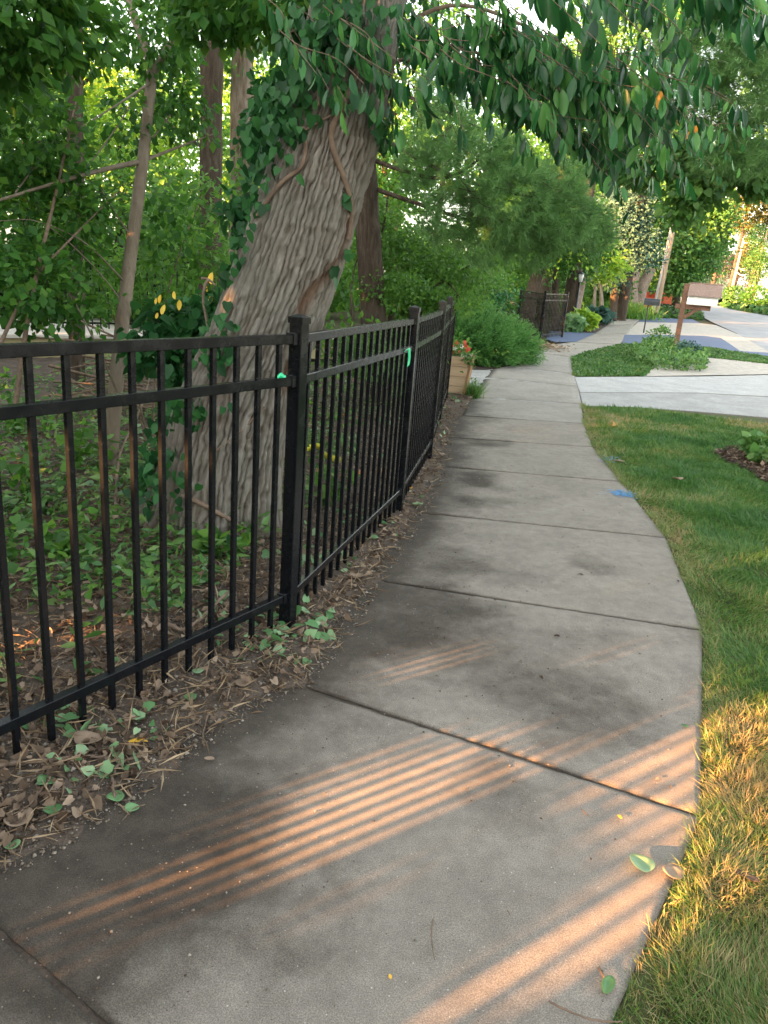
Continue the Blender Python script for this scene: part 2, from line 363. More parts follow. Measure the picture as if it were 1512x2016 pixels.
def pxy(pts): return [tuple(at(*p)[:2]) for p in pts]
def sheet(name, xy, off, mat, parent=None):
    bm = bmesh.new()
    vs = [bm.verts.new((x, y, 0)) for x, y in xy]
    for t3 in tessellate_polygon([[Vector((x, y, 0)) for x, y in xy]]):
        try: bm.faces.new([vs[i] for i in t3])
        except ValueError: pass
    bmesh.ops.bisect_plane(bm, geom=bm.verts[:] + bm.edges[:] + bm.faces[:], plane_co=(0, 20, 0), plane_no=(0, 1, 0))
    for v in bm.verts: v.co.z = zt(v.co.y) + off
    bmesh.ops.recalc_face_normals(bm, faces=bm.faces)
    if sum(f.normal.z for f in bm.faces) < 0: bmesh.ops.reverse_faces(bm, faces=bm.faces)
    me = bpy.data.meshes.new(name); bm.to_mesh(me); bm.free(); me.materials.append(mat)
    o = bpy.data.objects.new(name, me); COL.objects.link(o); place(o, parent)
    return struct(o)
def inpoly(P, poly):
    x, y = P[:, 0], P[:, 1]; c = np.zeros(len(P), bool); n = len(poly)
    for i in range(n):
        x1, y1 = poly[i]; x2, y2 = poly[i - 1]
        m = ((y1 > y) != (y2 > y)) & (x < (x2 - x1) * (y - y1) / (y2 - y1 + 1e-12) + x1); c ^= m
    return c
def sdist(P, line):
    """distance to a polyline and the side (+ left of its direction)"""
    best = np.full(len(P), 1e9); sg = np.ones(len(P))
    for a, b in zip(line[:-1], line[1:]):
        a = np.array(a); b = np.array(b); d = b - a; L = d @ d
        u = np.clip(((P - a) @ d) / L, 0, 1); q = P - (a + u[:, None] * d); ds = np.hypot(q[:, 0], q[:, 1])
        s = np.sign(d[0] * (P[:, 1] - a[1]) - d[1] * (P[:, 0] - a[0])); m = ds < best
        best[m] = ds[m]; sg[m] = s[m]
    return best * sg

SOILPX = [(0, 1715), (130, 1650), (270, 1560), (330, 1510), (420, 1445), (520, 1375), (600, 1345), (650, 1285), (700, 1215), (745, 1140), (800, 1060), (840, 1000), (868, 935), (885, 870), (902, 820), (925, 790)]
SOIL = pxy(SOILPX); SOIL = [(-1.9, 0.1), (-1.35, 1.0)] + SOIL
# sidewalk joints: left and right ends of each joint
JL = [(-2.35, -1.2), (-1.75, 0.3), (-1.0, 1.57), (-.22, 2.76), (.25, 3.94), (.43, 5.33), (.59, 6.83), (.74, 8.2), (1.02, 9.66), (1.25, 11.3), (1.75, 13.9), (2.15, 16.0), (2.95, 20.0)]
JR = [(-.95, -1.7), (-.55, -0.40), (.25, .78), (1.14, 2.16), (1.71, 3.66), (2.03, 5.21), (2.14, 6.80), (2.24, 8.30), (2.48, 9.79), (2.84, 11.5), (3.25, 13.6), (3.62, 15.6), (4.40, 19.6)]
for a, b in (((1135, 673), (1222, 678)), ((1172, 657), (1236, 657)), ((1196, 640), (1250, 638)), ((1215, 628), (1264, 625)), ((1243, 613), (1284, 611)), ((1262, 603), (1294, 602))):
    JL.append(tuple(at(*a)[:2])); JR.append(tuple(at(*b)[:2]))
# smooth the edges a little by inserting nothing: the walk really is straight slabs
apron_r = pxy([(1146, 798), (1250, 801), (1400, 812), (1620, 832), (1630, 790), (1400, 776), (1141, 775)])
drive = bpy.data.objects.new('driveway', None); COL.objects.link(drive); drive['kind'] = 'structure'
def dslab(px, off, mat):
    o = sheet('driveway_slab', pxy(px), off, mat, drive); del o['kind']; md = o.modifiers.new('s', 'SOLIDIFY'); md.thickness = .06; md.offset = -1
dslab([(1148, 798), (1250, 801), (1370, 809), (1500, 820), (1620, 832), (1630, 788), (1375, 774), (1142, 773)], -0.004, M['apron'])
dslab([(1142, 771.5), (1372, 772.5), (1630, 786), (1640, 742), (1512, 738), (1376, 741), (1132, 742)], -0.002, M['apron2'])
sheet('driveway_joint', pxy([(1146, 798), (1620, 832), (1640, 742), (1300, 741), (1130, 741)]), -0.014, M['soil'])
apron_l = pxy([(740, 800), (905, 797), (1146, 797), (1130, 741), (1124, 705), (1062, 690), (1030, 712), (880, 730), (780, 745)])
sheet('driveway_crossing', apron_l, -0.004, M['apron'])
lawn_xy = [(.25, .78), (1.14, 2.16), (1.71, 3.66), (2.03, 5.21), (2.14, 6.80), (2.24, 8.30), (2.48, 9.79)] + pxy([(1148, 799), (1250, 802), (1400, 813), (1620, 833)]) + [(9.5, 9), (7, 2), (4, -1.5), (-.95, -1.7), (-.55, -.40)]
sheet('lawn', lawn_xy, -0.012, M['lawn'])
mulch_xy = pxy([(1403, 891), (1440, 883), (1512, 890), (1600, 900), (1610, 965), (1508, 950), (1470, 925), (1425, 906)])
sheet('mulch_bed', mulch_xy, 0.004, M['mulch'])
g2 = pxy([(1124, 705), (1130, 740), (1272, 740), (1295, 712), (1380, 702), (1512, 716), (1640, 728), (1640, 716), (1512, 704), (1400, 686), (1228, 678), (1160, 692)])
sheet('verge', g2, -0.012, M['lawn'])
dirt2 = pxy([(1262, 740), (1400, 738), (1512, 736), (1640, 741), (1640, 726), (1512, 713), (1380, 701), (1300, 708)])
sheet('bare_verge', dirt2, -0.008, M['gravel'])
sheet('asphalt_patch', pxy([(1229, 659), (1300, 659), (1384, 661), (1419, 665), (1437, 677), (1458, 691), (1512, 694), (1600, 700), (1600, 712), (1512, 705), (1400, 687), (1225, 679)]), 0.0, M['blue'])
sheet('far_asphalt_patch', pxy([(1264, 626), (1360, 627), (1379, 636), (1256, 634)]), 0.0, M['blue'])
sheet('side_asphalt_patch', pxy([(1085, 652), (1172, 656), (1135, 673), (1095, 674), (1075, 668)]), 0.004, M['blue'])
sheet('gravel_lot', pxy([(1256, 634), (1379, 636), (1410, 640), (1470, 665), (1530, 697), (1458, 691), (1437, 677), (1419, 665), (1384, 661), (1229, 659)]), -0.004, M['gravel'])
sheet('road', pxy([(1330, 580), (1352, 580), (1375, 594), (1422, 602), (1454, 611), (1512, 621), (1620, 638), (1640, 712), (1600, 705), (1512, 691), (1450, 656), (1400, 633), (1380, 622), (1342, 606), (1326, 592)]), -0.002, M['asphalt'])
far_lawn = pxy([(1400, 597), (1454, 611), (1512, 621), (1620, 640), (1620, 606), (1512, 596), (1440, 592)])
sheet('far_verge', far_lawn, -0.03, M['lawn'])
near_rd = pxy([(1300, 597), (1342, 606), (1380, 622), (1378, 629), (1266, 625), (1284, 612)])
sheet('roadside_grass', near_rd, -0.01, M['lawn'])
bed_xy = pxy([(1172, 656), (1212, 630), (1225, 625), (1195, 624), (1160, 630), (1110, 640), (1105, 652)])
sheet('planting_bed', bed_xy, 0.006, M['mulch'])

# ---- slabs
BL = [((200, 1680), .46, 1.0), ((60, 1800), .4, .7), ((420, 1480), .25, .6), ((110, 1850), .3, .55), ((700, 1240), .42, .85), ((520, 1500), .22, .5), ((850, 1100), .30, .55), ((1080, 1360), .30, .45), ((430, 1850), .13, .35), ((560, 1420), .15, .4), ((650, 1250), .28, .7), ((800, 1190), .34, .72), ((760, 1120), .22, .5),
      ((900, 1280), .34, .55), ((1020, 1340), .3, .45), ((1150, 1400), .27, .55), ((1200, 1290), .25, .35), ((1000, 1560), .16, .35), ((930, 945), .27, .75), ((890, 990), .27, .65),
      ((1160, 1112), .16, .35), ((930, 872), .28, .65), ((925, 820), .35, .6), ((1000, 1130), .2, .3), ((820, 1080), .3, .5), ((340, 1960), .2, .25), ((1290, 1560), .12, .2), ((1330, 1250), .15, .2)]
BLW = [(at(*p)[:2], r, a) for p, r, a in BL]
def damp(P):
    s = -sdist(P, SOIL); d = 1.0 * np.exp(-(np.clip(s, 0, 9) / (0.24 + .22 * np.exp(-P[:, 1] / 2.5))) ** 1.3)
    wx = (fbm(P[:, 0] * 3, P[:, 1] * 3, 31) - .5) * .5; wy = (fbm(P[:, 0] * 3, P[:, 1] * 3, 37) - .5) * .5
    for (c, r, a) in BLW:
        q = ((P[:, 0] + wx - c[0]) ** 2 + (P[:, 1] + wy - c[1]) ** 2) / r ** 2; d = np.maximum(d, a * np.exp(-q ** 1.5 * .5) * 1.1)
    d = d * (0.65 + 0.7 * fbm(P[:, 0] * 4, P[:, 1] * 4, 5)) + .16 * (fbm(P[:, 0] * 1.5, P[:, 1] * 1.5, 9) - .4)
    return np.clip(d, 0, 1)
walk = bpy.data.objects.new('sidewalk', None); COL.objects.link(walk); walk['kind'] = 'structure'
for i in range(len(JL) - 1):
    a, b, c, d = [np.array(k, float) for k in (JL[i], JR[i], JR[i + 1], JL[i + 1])]
    gap = 0.007 if i < 9 else 0.01
    def inset(p, q, g): u = (q - p) / np.linalg.norm(q - p); return p + u * g, q - u * g
    a, d = inset(a, d, gap); b, c = inset(b, c, gap)
    ex_ = 0.42 if i < 8 else 0.12; a = a + (a - b) / np.linalg.norm(a - b) * ex_; d = d + (d - c) / np.linalg.norm(d - c) * ex_    # the left edge lies under the soil
    n = 72 if i < 5 else (40 if i < 9 else 12)
    u = np.linspace(0, 1, n); Ug, Vg = np.meshgrid(u, u)
    XY = (1 - Vg)[..., None] * ((1 - Ug)[..., None] * a + Ug[..., None] * b) + Vg[..., None] * ((1 - Ug)[..., None] * d + Ug[..., None] * c)
    XY = XY.reshape(-1, 2)
    edge = np.zeros((n, n), bool); edge[0] = edge[-1] = edge[:, 0] = edge[:, -1] = True; edge = edge.ravel()
    # worn edges: the outermost row wobbles and drops
    nn = (vn(XY[:, 0] * 40, XY[:, 1] * 40, 3) - .5)
    Z = np.array([zt(y) for y in XY[:, 1]]) + (0.003 * (fbm(XY[:, 0] * 2, XY[:, 1] * 2, 77) - .5))
    Z[edge] -= 0.004 + 0.004 * nn[edge]
    cen = XY.mean(0); XY2 = XY.copy(); dd = norm(cen - XY[edge]); XY2[edge] += dd * (0.004 * (nn[edge] + .5))[:, None]
    V = np.column_stack([XY2, Z]); q = (np.arange(n - 1)[:, None] * n + np.arange(n - 1)[None]); F = np.stack([q, q + 1, q + n + 1, q + n], -1).reshape(-1, 4)
    ring = np.concatenate([np.arange(n), np.arange(1, n) * n + n - 1, (n - 1) * n + np.arange(n - 2, -1, -1), np.arange(n - 2, 0, -1) * n])
    k = len(V); lo = V[ring].copy(); lo[:, 2] -= 0.07; V = np.concatenate([V, lo]); m_ = len(ring); j = np.arange(m_)
    S = np.stack([ring, k + j, k + (j + 1) % m_, ring[(j + 1) % m_]], -1)
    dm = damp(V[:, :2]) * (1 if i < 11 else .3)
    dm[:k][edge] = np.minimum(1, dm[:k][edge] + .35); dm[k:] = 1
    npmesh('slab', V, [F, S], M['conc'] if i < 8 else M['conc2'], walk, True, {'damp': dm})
    walk.children[-1].data.polygons.foreach_set('use_smooth', np.concatenate([np.ones(len(F), bool), np.zeros(len(S), bool)]))

# joint filler of dirt under the gaps
sheet('joint_dirt', [(p[0] - .35, p[1]) for p in JL[:11]] + [tuple(p) for p in JR[:11]][::-1], -0.0105, M['soil'])

# ---- bare soil between the walk and the fence and on into the trees
nx, ny = 230, 330
sx = np.linspace(-7.5, 1.35, nx); sy = np.linspace(-1.2, 12.2, ny); SX, SY = np.meshgrid(sx, sy)
PP = np.stack([SX.ravel(), SY.ravel()], -1)
def soilz(P):
    s = sdist(P, SOIL)
    s2 = s + 0.26 * (fbm(P[:, 0] * 6, P[:, 1] * 6, 21) - .47) + 0.07 * (vn(P[:, 0] * 30, P[:, 1] * 30, 4) - .5)
    z = -0.012 + 0.05 * np.tanh(s2 / 0.16) + 0.035 * (fbm(P[:, 0] * 5, P[:, 1] * 5, 8) - .5) * np.clip(s / .2, 0, 1) + 0.016 * (vn(P[:, 0] * 28, P[:, 1] * 28, 6) - .5) * np.clip(s / .05, 0, 1)
    z += 0.04 * np.clip(s - .3, 0, 1.5) * fbm(P[:, 0] * .8, P[:, 1] * .8, 2)
    return z
SZ = soilz(PP)
q = (np.arange(ny - 1)[:, None] * nx + np.arange(nx - 1)[None]); F = np.stack([q, q + 1, q + nx + 1, q + nx], -1).reshape(-1, 4)
zf = SZ[F].max(1); F = F[zf > -0.035]
struct(npmesh('soil_strip', np.column_stack([PP, SZ]), [F], M['soil'], None, True))
# ------------------------------------------------------------------ near fence
def rotz(v, a): c, s = math.cos(a), math.sin(a); return np.array([v[0] * c - v[1] * s, v[0] * s + v[1] * c])
PH = 1.425
pk_me = None; post_me = None; cap_me = None
def mk_mesh(name, build):
    o = build(); me = o.data; bpy.data.objects.remove(o); return me
post_me = mk_mesh('post', lambda: MB().box((0, 0, PH / 2 - .1), (.062, .062, PH + .2)).build('post', M['black'], bevel=.003))
def _cap():
    m = MB(); z = PH
    m.box((0, 0, z + .011), (.071, .071, .026)); b = len(m.v); s = .0355
    m.v += [(-s, -s, z + .024), (s, -s, z + .024), (s, s, z + .024), (-s, s, z + .024), (-.008, -.008, z + .036), (.008, -.008, z + .036), (.008, .008, z + .036), (-.008, .008, z + .036)]
    m.f += [(b, b + 1, b + 5, b + 4), (b + 1, b + 2, b + 6, b + 5), (b + 2, b + 3, b + 7, b + 6), (b + 3, b, b + 4, b + 7), (b + 4, b + 5, b + 6, b + 7)]
    return m.build('post_cap', M['black'])
cap_me = mk_mesh('post_cap', _cap)
pk_me = mk_mesh('picket', lambda: MB().box((0, 0, .045 + 1.325 / 2), (.0205, .0205, 1.325)).build('picket', M['black'], bevel=.0015))
def child(me, name, parent, loc, rz, tilt=(0, 0)):
    o = bpy.data.objects.new(name, me); COL.objects.link(o); o.parent = parent; o.location = loc; o.rotation_euler = (tilt[0], tilt[1], rz); return o
def fence_run(root, posts, spacing=.117, base=None, pts_lean=0.0, scale=1.0, rails=(1.36, 1.185, .18)):
    base = base or (lambda x, y: 0.0)
    for i, p in enumerate(posts):
        d = np.array(posts[min(i + 1, len(posts) - 1)]) - np.array(posts[max(i - 1, 0)]); rz = math.atan2(d[1], d[0])
        ln = pts_lean; po = child(post_me, 'post', root, (p[0], p[1], base(*p)), rz, (0, ln)); cp = child(cap_me, 'post_cap', po, (0, 0, 0), 0)
    for a, b in zip(posts[:-1], posts[1:]):
        a = np.array(a); b = np.array(b); L = np.linalg.norm(b - a); u = (b - a) / L; rz = math.atan2(u[1], u[0])
        if spacing == .117:
            for e_, s_ in ((a, 1), (b, -1)):
                for h in rails: q_ = e_ + u * s_ * .044; MB().box((q_[0], q_[1], h), (.028, .046, .05), Matrix.Rotation(rz, 3, 'Z')).build('bracket', M['black'], root, bevel=.002)
        n = int(round((L - .06) / spacing)); za, zb = base(*a), base(*b)
        for h in rails:
            A = (*(a + u * .031), za + h); B = (*(b - u * .031), zb + h)
            MB().bar(A, B, .036, .038).build('rail', M['black'], root, bevel=.002)
        for k in range(1, n):
            c = a + u * L * k / n; z = za + (zb - za) * k / n
            child(pk_me, 'picket', root, (c[0], c[1], z), rz)
P1 = at(565, 1240)[:2]; P2 = at(783, 1012)[:2]; P3 = at(843, 905)[:2]; P4 = at(862, 838)[:2]; P5 = at(876, 792)[:2]
q0 = at(38, 1512)[:2]; u = (P1 - q0) / np.linalg.norm(P1 - q0)
P0 = P1 - u * 1.86; Pm1 = P0 - rotz(u, rad(2)) * 1.83; Pm2 = Pm1 - rotz(u, rad(16)) * 1.83; Pm3 = Pm2 - rotz(u, rad(20)) * 1.83; Pm4 = Pm3 - rotz(u, rad(20)) * 1.83
nf = empty('picket_fence', (P1[0], P1[1], 0), 'long black metal picket fence with square posts running beside the sidewalk and the leaning tree', 'fence')
nf.location = (0, 0, 0); nf.matrix_world = Matrix.Identity(4)
fence_run(nf, [tuple(k) for k in (Pm4, Pm3, Pm2, Pm1, P0, P1, P2, P3, P4, P5)])
for o in nf.children:
    pass

# far fence, two panels
ff = empty('garden_fence', (0, 0, 0), 'short two-panel black picket fence standing beyond the juniper bush', 'fence')
fa, fb, fc = at(1016, 655), at(1062, 668), at(1106, 664)
fence_run(ff, [tuple(fa[:2]), tuple(fb[:2]), tuple(fc[:2])], spacing=.112, base=lambda x, y: zt(y), rails=(1.36, 1.17, .13))
# back fence on a low wall in the woods
wl = empty('retaining_wall', (0, 0, 0), 'low tan retaining wall with a pale top in the woods behind the fence', 'wall')
wa = np.array([-9.5, 8.2]); wb = np.array([-1.2, 15.2]); wu = (wb - wa) / np.linalg.norm(wb - wa)
M['wall'] = plain('tan_wall', (.36, .31, .17), (.26, .22, .12), 3, .9, .5, 60); M['cope'] = plain('pale_stone', (.55, .52, .47), (.42, .39, .35), 4, .9, .4, 60)
WZ = 0.34
MB().bar((*wa, WZ / 2), (*wb, WZ / 2), .3, WZ).build('wall_face', M['wall'], wl)
MB().bar((*wa, WZ + .03), (*wb, WZ + .03), .42, .06).build('coping', M['cope'], wl, bevel=.01)
struct(sheet('pale_path', [tuple(wa + rotz(wu, rad(90)) * .1), tuple(wb + rotz(wu, rad(90)) * .1), tuple(wb + rotz(wu, rad(90)) * 3.5), tuple(wa + rotz(wu, rad(90)) * 3.5)], WZ + 0.02, M['cope']))
bf = empty('back_fence', (0, 0, 0), 'black picket fence on top of the low tan wall in the woods', 'fence')
nrm_w = rotz(wu, rad(90)) * .5
bposts = [tuple(wa + nrm_w + wu * k) for k in (0.2, 2.6, 5.0, 7.4, 9.8)]
def simple_fence(root, posts, z0, H, sp, mat):
    for p in posts: MB().box((p[0], p[1], z0 + H / 2 + .03), (.05, .05, H + .06)).build('post', mat, root)
    pm = mk_mesh('picket', lambda: MB().box((0, 0, H / 2 - .02), (.018, .018, H - .1)).build('picket', mat))
    for a, b in zip(posts[:-1], posts[1:]):
        a = np.array(a); b = np.array(b); L = np.linalg.norm(b - a); uu = (b - a) / L; n = int(L / sp)
        for h in (H - .03, .12): MB().bar((*(a + uu * .025), z0 + h), (*(b - uu * .025), z0 + h), .03, .03).build('rail', mat, root)
        for k in range(1, n):
            c = a + uu * L * k / n; child(pm, 'picket', root, (c[0], c[1], z0 + .0), math.atan2(uu[1], uu[0]))
simple_fence(bf, bposts, WZ + .06, 1.2, .13, M['black'])
# far left: pale hydrated ribbons of paint and tape
M['green_tape'] = plain('green_tape', (.02, .55, .25), (.01, .45, .2), 20, .4, 0)
M['yellow_tape'] = plain('yellow_tape', (.75, .7, .05), (.6, .55, .03), 20, .5, 0)
def ribbon(name, pts, wd, mat, label, cat, wdir=(0, 0, 1)):
    pts = smooth_line(pts, 20); wv = np.array(wdir, float) * wd / 2
    V = np.concatenate([pts - wv, pts + wv]); n = len(pts); i = np.arange(n - 1)
    o = npmesh(name, V, [np.stack([i, i + 1, n + i + 1, n + i], -1)], mat, None, True)
    md = o.modifiers.new('solid', 'SOLIDIFY'); md.thickness = 0.002
    return tag(o, label, cat)
# ------------------------------------------------------------------ the leaning tree
def newthing(name, label, cat, group=None):
    o = bpy.data.objects.new(name, None); COL.objects.link(o); o.empty_display_size = .2; tag(o, label, cat, group); return o
def BB(px, py, D, rpx, sq=1.0, ry=None):
    p = dep(px, py, D); r = rpx * D / CF; return (p[0], p[1], p[2], r, ry or r, r * sq)
def pline(pts, n=12, Y=None):
    """photo pixels with a forward distance -> smooth line"""
    return smooth_line([dep(*p) for p in pts], n)

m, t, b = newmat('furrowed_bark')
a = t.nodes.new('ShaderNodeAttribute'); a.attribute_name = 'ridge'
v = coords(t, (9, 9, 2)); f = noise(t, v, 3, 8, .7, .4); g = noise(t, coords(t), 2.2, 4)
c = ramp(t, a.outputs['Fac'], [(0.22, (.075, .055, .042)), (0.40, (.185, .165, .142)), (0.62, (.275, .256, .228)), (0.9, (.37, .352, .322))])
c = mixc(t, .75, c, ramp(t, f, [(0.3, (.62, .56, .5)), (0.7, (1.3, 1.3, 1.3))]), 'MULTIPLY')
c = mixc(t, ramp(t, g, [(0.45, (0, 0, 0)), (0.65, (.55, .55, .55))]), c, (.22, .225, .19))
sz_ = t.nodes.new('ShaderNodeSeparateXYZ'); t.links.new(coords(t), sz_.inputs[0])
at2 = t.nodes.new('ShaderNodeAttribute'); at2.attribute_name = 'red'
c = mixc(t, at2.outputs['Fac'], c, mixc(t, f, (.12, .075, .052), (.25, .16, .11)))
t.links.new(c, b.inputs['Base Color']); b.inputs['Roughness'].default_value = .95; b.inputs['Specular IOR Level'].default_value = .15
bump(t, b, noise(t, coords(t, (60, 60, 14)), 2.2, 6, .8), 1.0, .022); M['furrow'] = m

tree = newthing('leaning_tree', 'large leaning tree with deeply furrowed bark and climbing vines behind the black fence', 'tree')
EDG = [(1100, 268, 545), (1070, 285, 528), (1000, 303, 532), (900, 325, 550), (800, 350, 573), (700, 392, 603), (640, 422, 628), (560, 452, 656), (460, 488, 690), (380, 515, 712), (300, 543, 736), (200, 575, 757), (100, 600, 775), (0, 622, 792), (-200, 665, 835), (-500, 730, 900)]
TY = 4.62
cen, rr_ = [], []
for y, xl, xr in EDG:
    d = ray((xl + xr) / 2, y); p = d * (TY / d[1]) + np.array([0, 0, EYE]); D = (p - np.array([0, 0, EYE])) @ _F
    cen.append(p); rr_.append((xr - xl) / 2 / CF * D)
cl = smooth_line(np.column_stack([cen, rr_]), 340)
cen, rr_ = cl[:, :3], cl[:, 3]
cen[:, 2] -= 0.0
nt_ = 380; th = np.arange(nt_) / nt_ * 2 * np.pi + np.pi / 2
s = np.concatenate([[0], np.cumsum(np.linalg.norm(np.diff(cen, axis=0), axis=1))])
TH, S = np.meshgrid(th, s); RRr = rr_[:, None] + 0 * TH
u_ = TH * .33 + 0.02 * S                                   # furrows spiral slightly
wv_ = (fbm(u_ * 7, S * 1.6, 61, 3) - .5) * .10
def ridged(x, y, sd): n_ = fbm(x, y, sd, 3); return 1 - np.abs(n_ - .45) * 4
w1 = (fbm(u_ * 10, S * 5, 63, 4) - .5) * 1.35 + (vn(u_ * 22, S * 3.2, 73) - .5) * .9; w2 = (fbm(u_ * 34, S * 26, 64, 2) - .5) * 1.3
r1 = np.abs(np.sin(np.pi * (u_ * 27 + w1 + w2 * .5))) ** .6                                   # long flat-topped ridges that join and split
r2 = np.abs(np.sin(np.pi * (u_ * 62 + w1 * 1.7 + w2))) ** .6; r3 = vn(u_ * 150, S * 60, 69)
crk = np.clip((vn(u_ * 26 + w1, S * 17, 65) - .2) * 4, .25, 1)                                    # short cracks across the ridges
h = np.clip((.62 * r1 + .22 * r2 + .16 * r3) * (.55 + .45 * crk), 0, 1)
lump = (fbm(TH * 1.2, S * .9, 71, 3) - .5) * .10
flare = np.exp(-np.clip(S - .25, 0, 9) / .28) * (.10 + .10 * np.cos(TH * 5 + .7))
bf2 = RRr * (1 + lump) + flare * .6 + .040 * (h - .5)
# scar of bare reddish wood running up the right side of the stem
X = np.cos(TH); Y_ = np.sin(TH)
V = np.stack([cen[:, None, 0] + bf2 * X, cen[:, None, 1] + bf2 * Y_, cen[:, None, 2] + 0 * X], -1)
q = (np.arange(len(s) - 1)[:, None] * nt_ + np.arange(nt_)[None]); q2 = (np.arange(len(s) - 1)[:, None] * nt_ + (np.arange(nt_)[None] + 1) % nt_)
F = np.stack([q, q2, q2 + nt_, q + nt_], -1).reshape(-1, 4)
red = np.clip(fbm(TH * 2, S * 1.5, 81, 3) * 1.5 - .40 - S * .30, 0, .6)
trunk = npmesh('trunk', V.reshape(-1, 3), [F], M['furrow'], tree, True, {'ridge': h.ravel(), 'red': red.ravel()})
bvh = BVHTree.FromPolygons([tuple(x) for x in V.reshape(-1, 3)], [tuple(int(k) for k in x) for x in F])
def hit(px, py, off=0.0, D=4.4):
    r = ray(px, py); r = r / np.linalg.norm(r); loc, no, _, _ = bvh.ray_cast(Vector((0, 0, EYE)), Vector(r))
    if loc is None: return dep(px, py, D), -r
    return np.array(loc) + np.array(no) * off, np.array(no)
# colour the scar with the nearest trunk vertices
scar = smooth_line([hit(*p)[0] for p in ((690, 440), (682, 480), (660, 520), (630, 560), (605, 590), (590, 630), (580, 700), (560, 760))], 60)
VV = V.reshape(-1, 3); dm = np.full(len(VV), 9.0)
for p in scar: dm = np.minimum(dm, np.linalg.norm(VV - p, axis=1))
red2 = np.maximum(red.ravel(), np.clip(1.15 - dm / .055 + .5 * (vn(u_.ravel() * 60, S.ravel() * 20, 3) - .5), 0, .95))
me = trunk.data; me.attributes['red'].data.foreach_set('value', red2.astype(np.float32))
co = VV - (norm(VV - np.repeat(cen, nt_, 0)) * (np.clip(1 - dm / .05, 0, 1) * .03)[:, None]); me.vertices.foreach_set('co', co.astype(np.float32).ravel()); me.update()
# limbs above the picture and a crown that overhangs the walk
tp = cen[-1]
limb_l = []
for (e, r0) in (((3.2, 6.5, 6.4), .17), ((1.0, 3.0, 7.4), .15), ((-2.4, 4.2, 8.0), .17), ((2.6, 9.0, 8.2), .15), ((-1.5, 8.5, 8.5), .14)):
    e = np.array(e); P = smooth_line([tp - np.array([.1, 0, .9]), tp + (e - tp) * .35 + np.array([0, 0, .3]), e], 14); limb_l.append((P, np.linspace(r0, .04, 14)))
tubes('limb', limb_l, M['bark'], tree, 10)
crown('foliage', [(1.5, 5.5, 6.6, 2.2, 2.2, .9), (-1.5, 5.5, 7.4, 2.2, 2.4, 1.0), (0.5, 9.0, 7.4, 2.6, 2.2, .9)], 900, 12, .35, .13, M['leaf_under'], tree, seed=3, flat=.5)

# stems of the climbing vine
def onbark(pts, n=40, off=.012): return smooth_line([hit(px, py, off)[0] for px, py in pts], n)
def vine_stem(pts, r0, r1, name='vine_stem', off=None, parent=None):
    P = onbark(pts, 46, off if off is not None else r0 * .6); k = len(P)
    rr2 = np.linspace(r0, r1, k) * (1 + .18 * (vn(np.arange(k) * .5, np.zeros(k), 5) - .5)); return tubes(name, [(P, rr2)], M['vine'], parent, 9)
vine = newthing('climbing_vine', 'leafy ivy vine climbing the left side and the top of the leaning tree trunk', 'vine')
vine_stem([(700, 130), (690, 165), (668, 215), (656, 262), (660, 300), (676, 345), (686, 385), (690, 430), (684, 470)], .019, .014, parent=vine)
vine_stem([(598, 245), (596, 285), (585, 325), (560, 365), (530, 400), (505, 425)], .012, .010, off=.03, parent=vine)
vine_stem([(358, 975), (395, 990), (430, 1010), (460, 1030), (478, 1050)], .016, .012, parent=vine)
vine_stem([(628, 130), (629, 170), (632, 215)], .006, .005, off=.05, parent=vine)
vine_stem([(600, 255), (680, 215), (760, 240)], .007, .005, off=.02, parent=vine)
vine_stem([(415, 895), (470, 850), (520, 800)], .010, .006, parent=vine)

# ivy leaves: hug the left edge, thick collar under the crown
def ivy_points(regs):
    out, nn = [], []
    for (pts, wd, n, off) in regs:
        L = smooth_line([(x, y, 0) for x, y in pts], 60)[:, :2]
        for _ in range(n):
            c = L[RG.integers(60)]; px, py = c + RG.normal(size=2) * wd
            p, no = hit(px, py, off * RG.random() + .015, 4.35 + RG.random() * .35); out.append(p); nn.append(no)
    return np.array(out), np.array(nn)
IV = [([(545, 290), (515, 330), (500, 400), (478, 470), (455, 530), (430, 590)], 11, 95, .09),
      ([(585, 150), (560, 230), (530, 290)], 24, 300, .26), ([(720, 30), (650, 70), (600, 120)], 34, 330, .3), ([(745, 240), (752, 285)], 10, 26, .06),
      ([(530, 240), (520, 300), (490, 350)], 20, 110, .16), ([(440, 620), (430, 680), (425, 720)], 16, 60, .12),
      ([(330, 860), (310, 920), (300, 985)], 24, 90, .14), ([(395, 760), (360, 820)], 16, 40, .12), ([(415, 1075), (450, 1080)], 16, 26, .06),
      ([(686, 395), (683, 380)], 5, 4, .02), ([(650, 520), (660, 545)], 5, 5, .02), ([(690, 490), (680, 500)], 4, 3, .02)]
P, no = ivy_points(IV); n = len(P)
tip = norm(rdir(n) * .6 + np.array([0, 0, -1.0])); nrm_ = norm(no + rdir(n) * .55 + np.array([0, 0, .3])); szs = .035 + .04 * RG.random(n)
order = np.argsort(-szs / np.linalg.norm(P - np.array([0, 0, EYE]), axis=1))
VAR = {}
def leaf_variants(key, tmpl, mat, nv=8, bend=.28):
    out = []
    for k in range(nv):
        TV, TF = tmpl; Vt = TV.copy(); Vt[:, 2] -= bend * RG.normal() * Vt[:, 1] ** 2; Vt[:, 0] *= .85 + .35 * RG.random(); Vt[:, 0] += .08 * RG.normal() * Vt[:, 1] ** 2
        o = npmesh('leaf', Vt, TF, mat, None, True, {'rnd': np.full(len(Vt), k / (nv - 1.0))}); out.append(o.data); bpy.data.objects.remove(o)
    VAR[key] = out
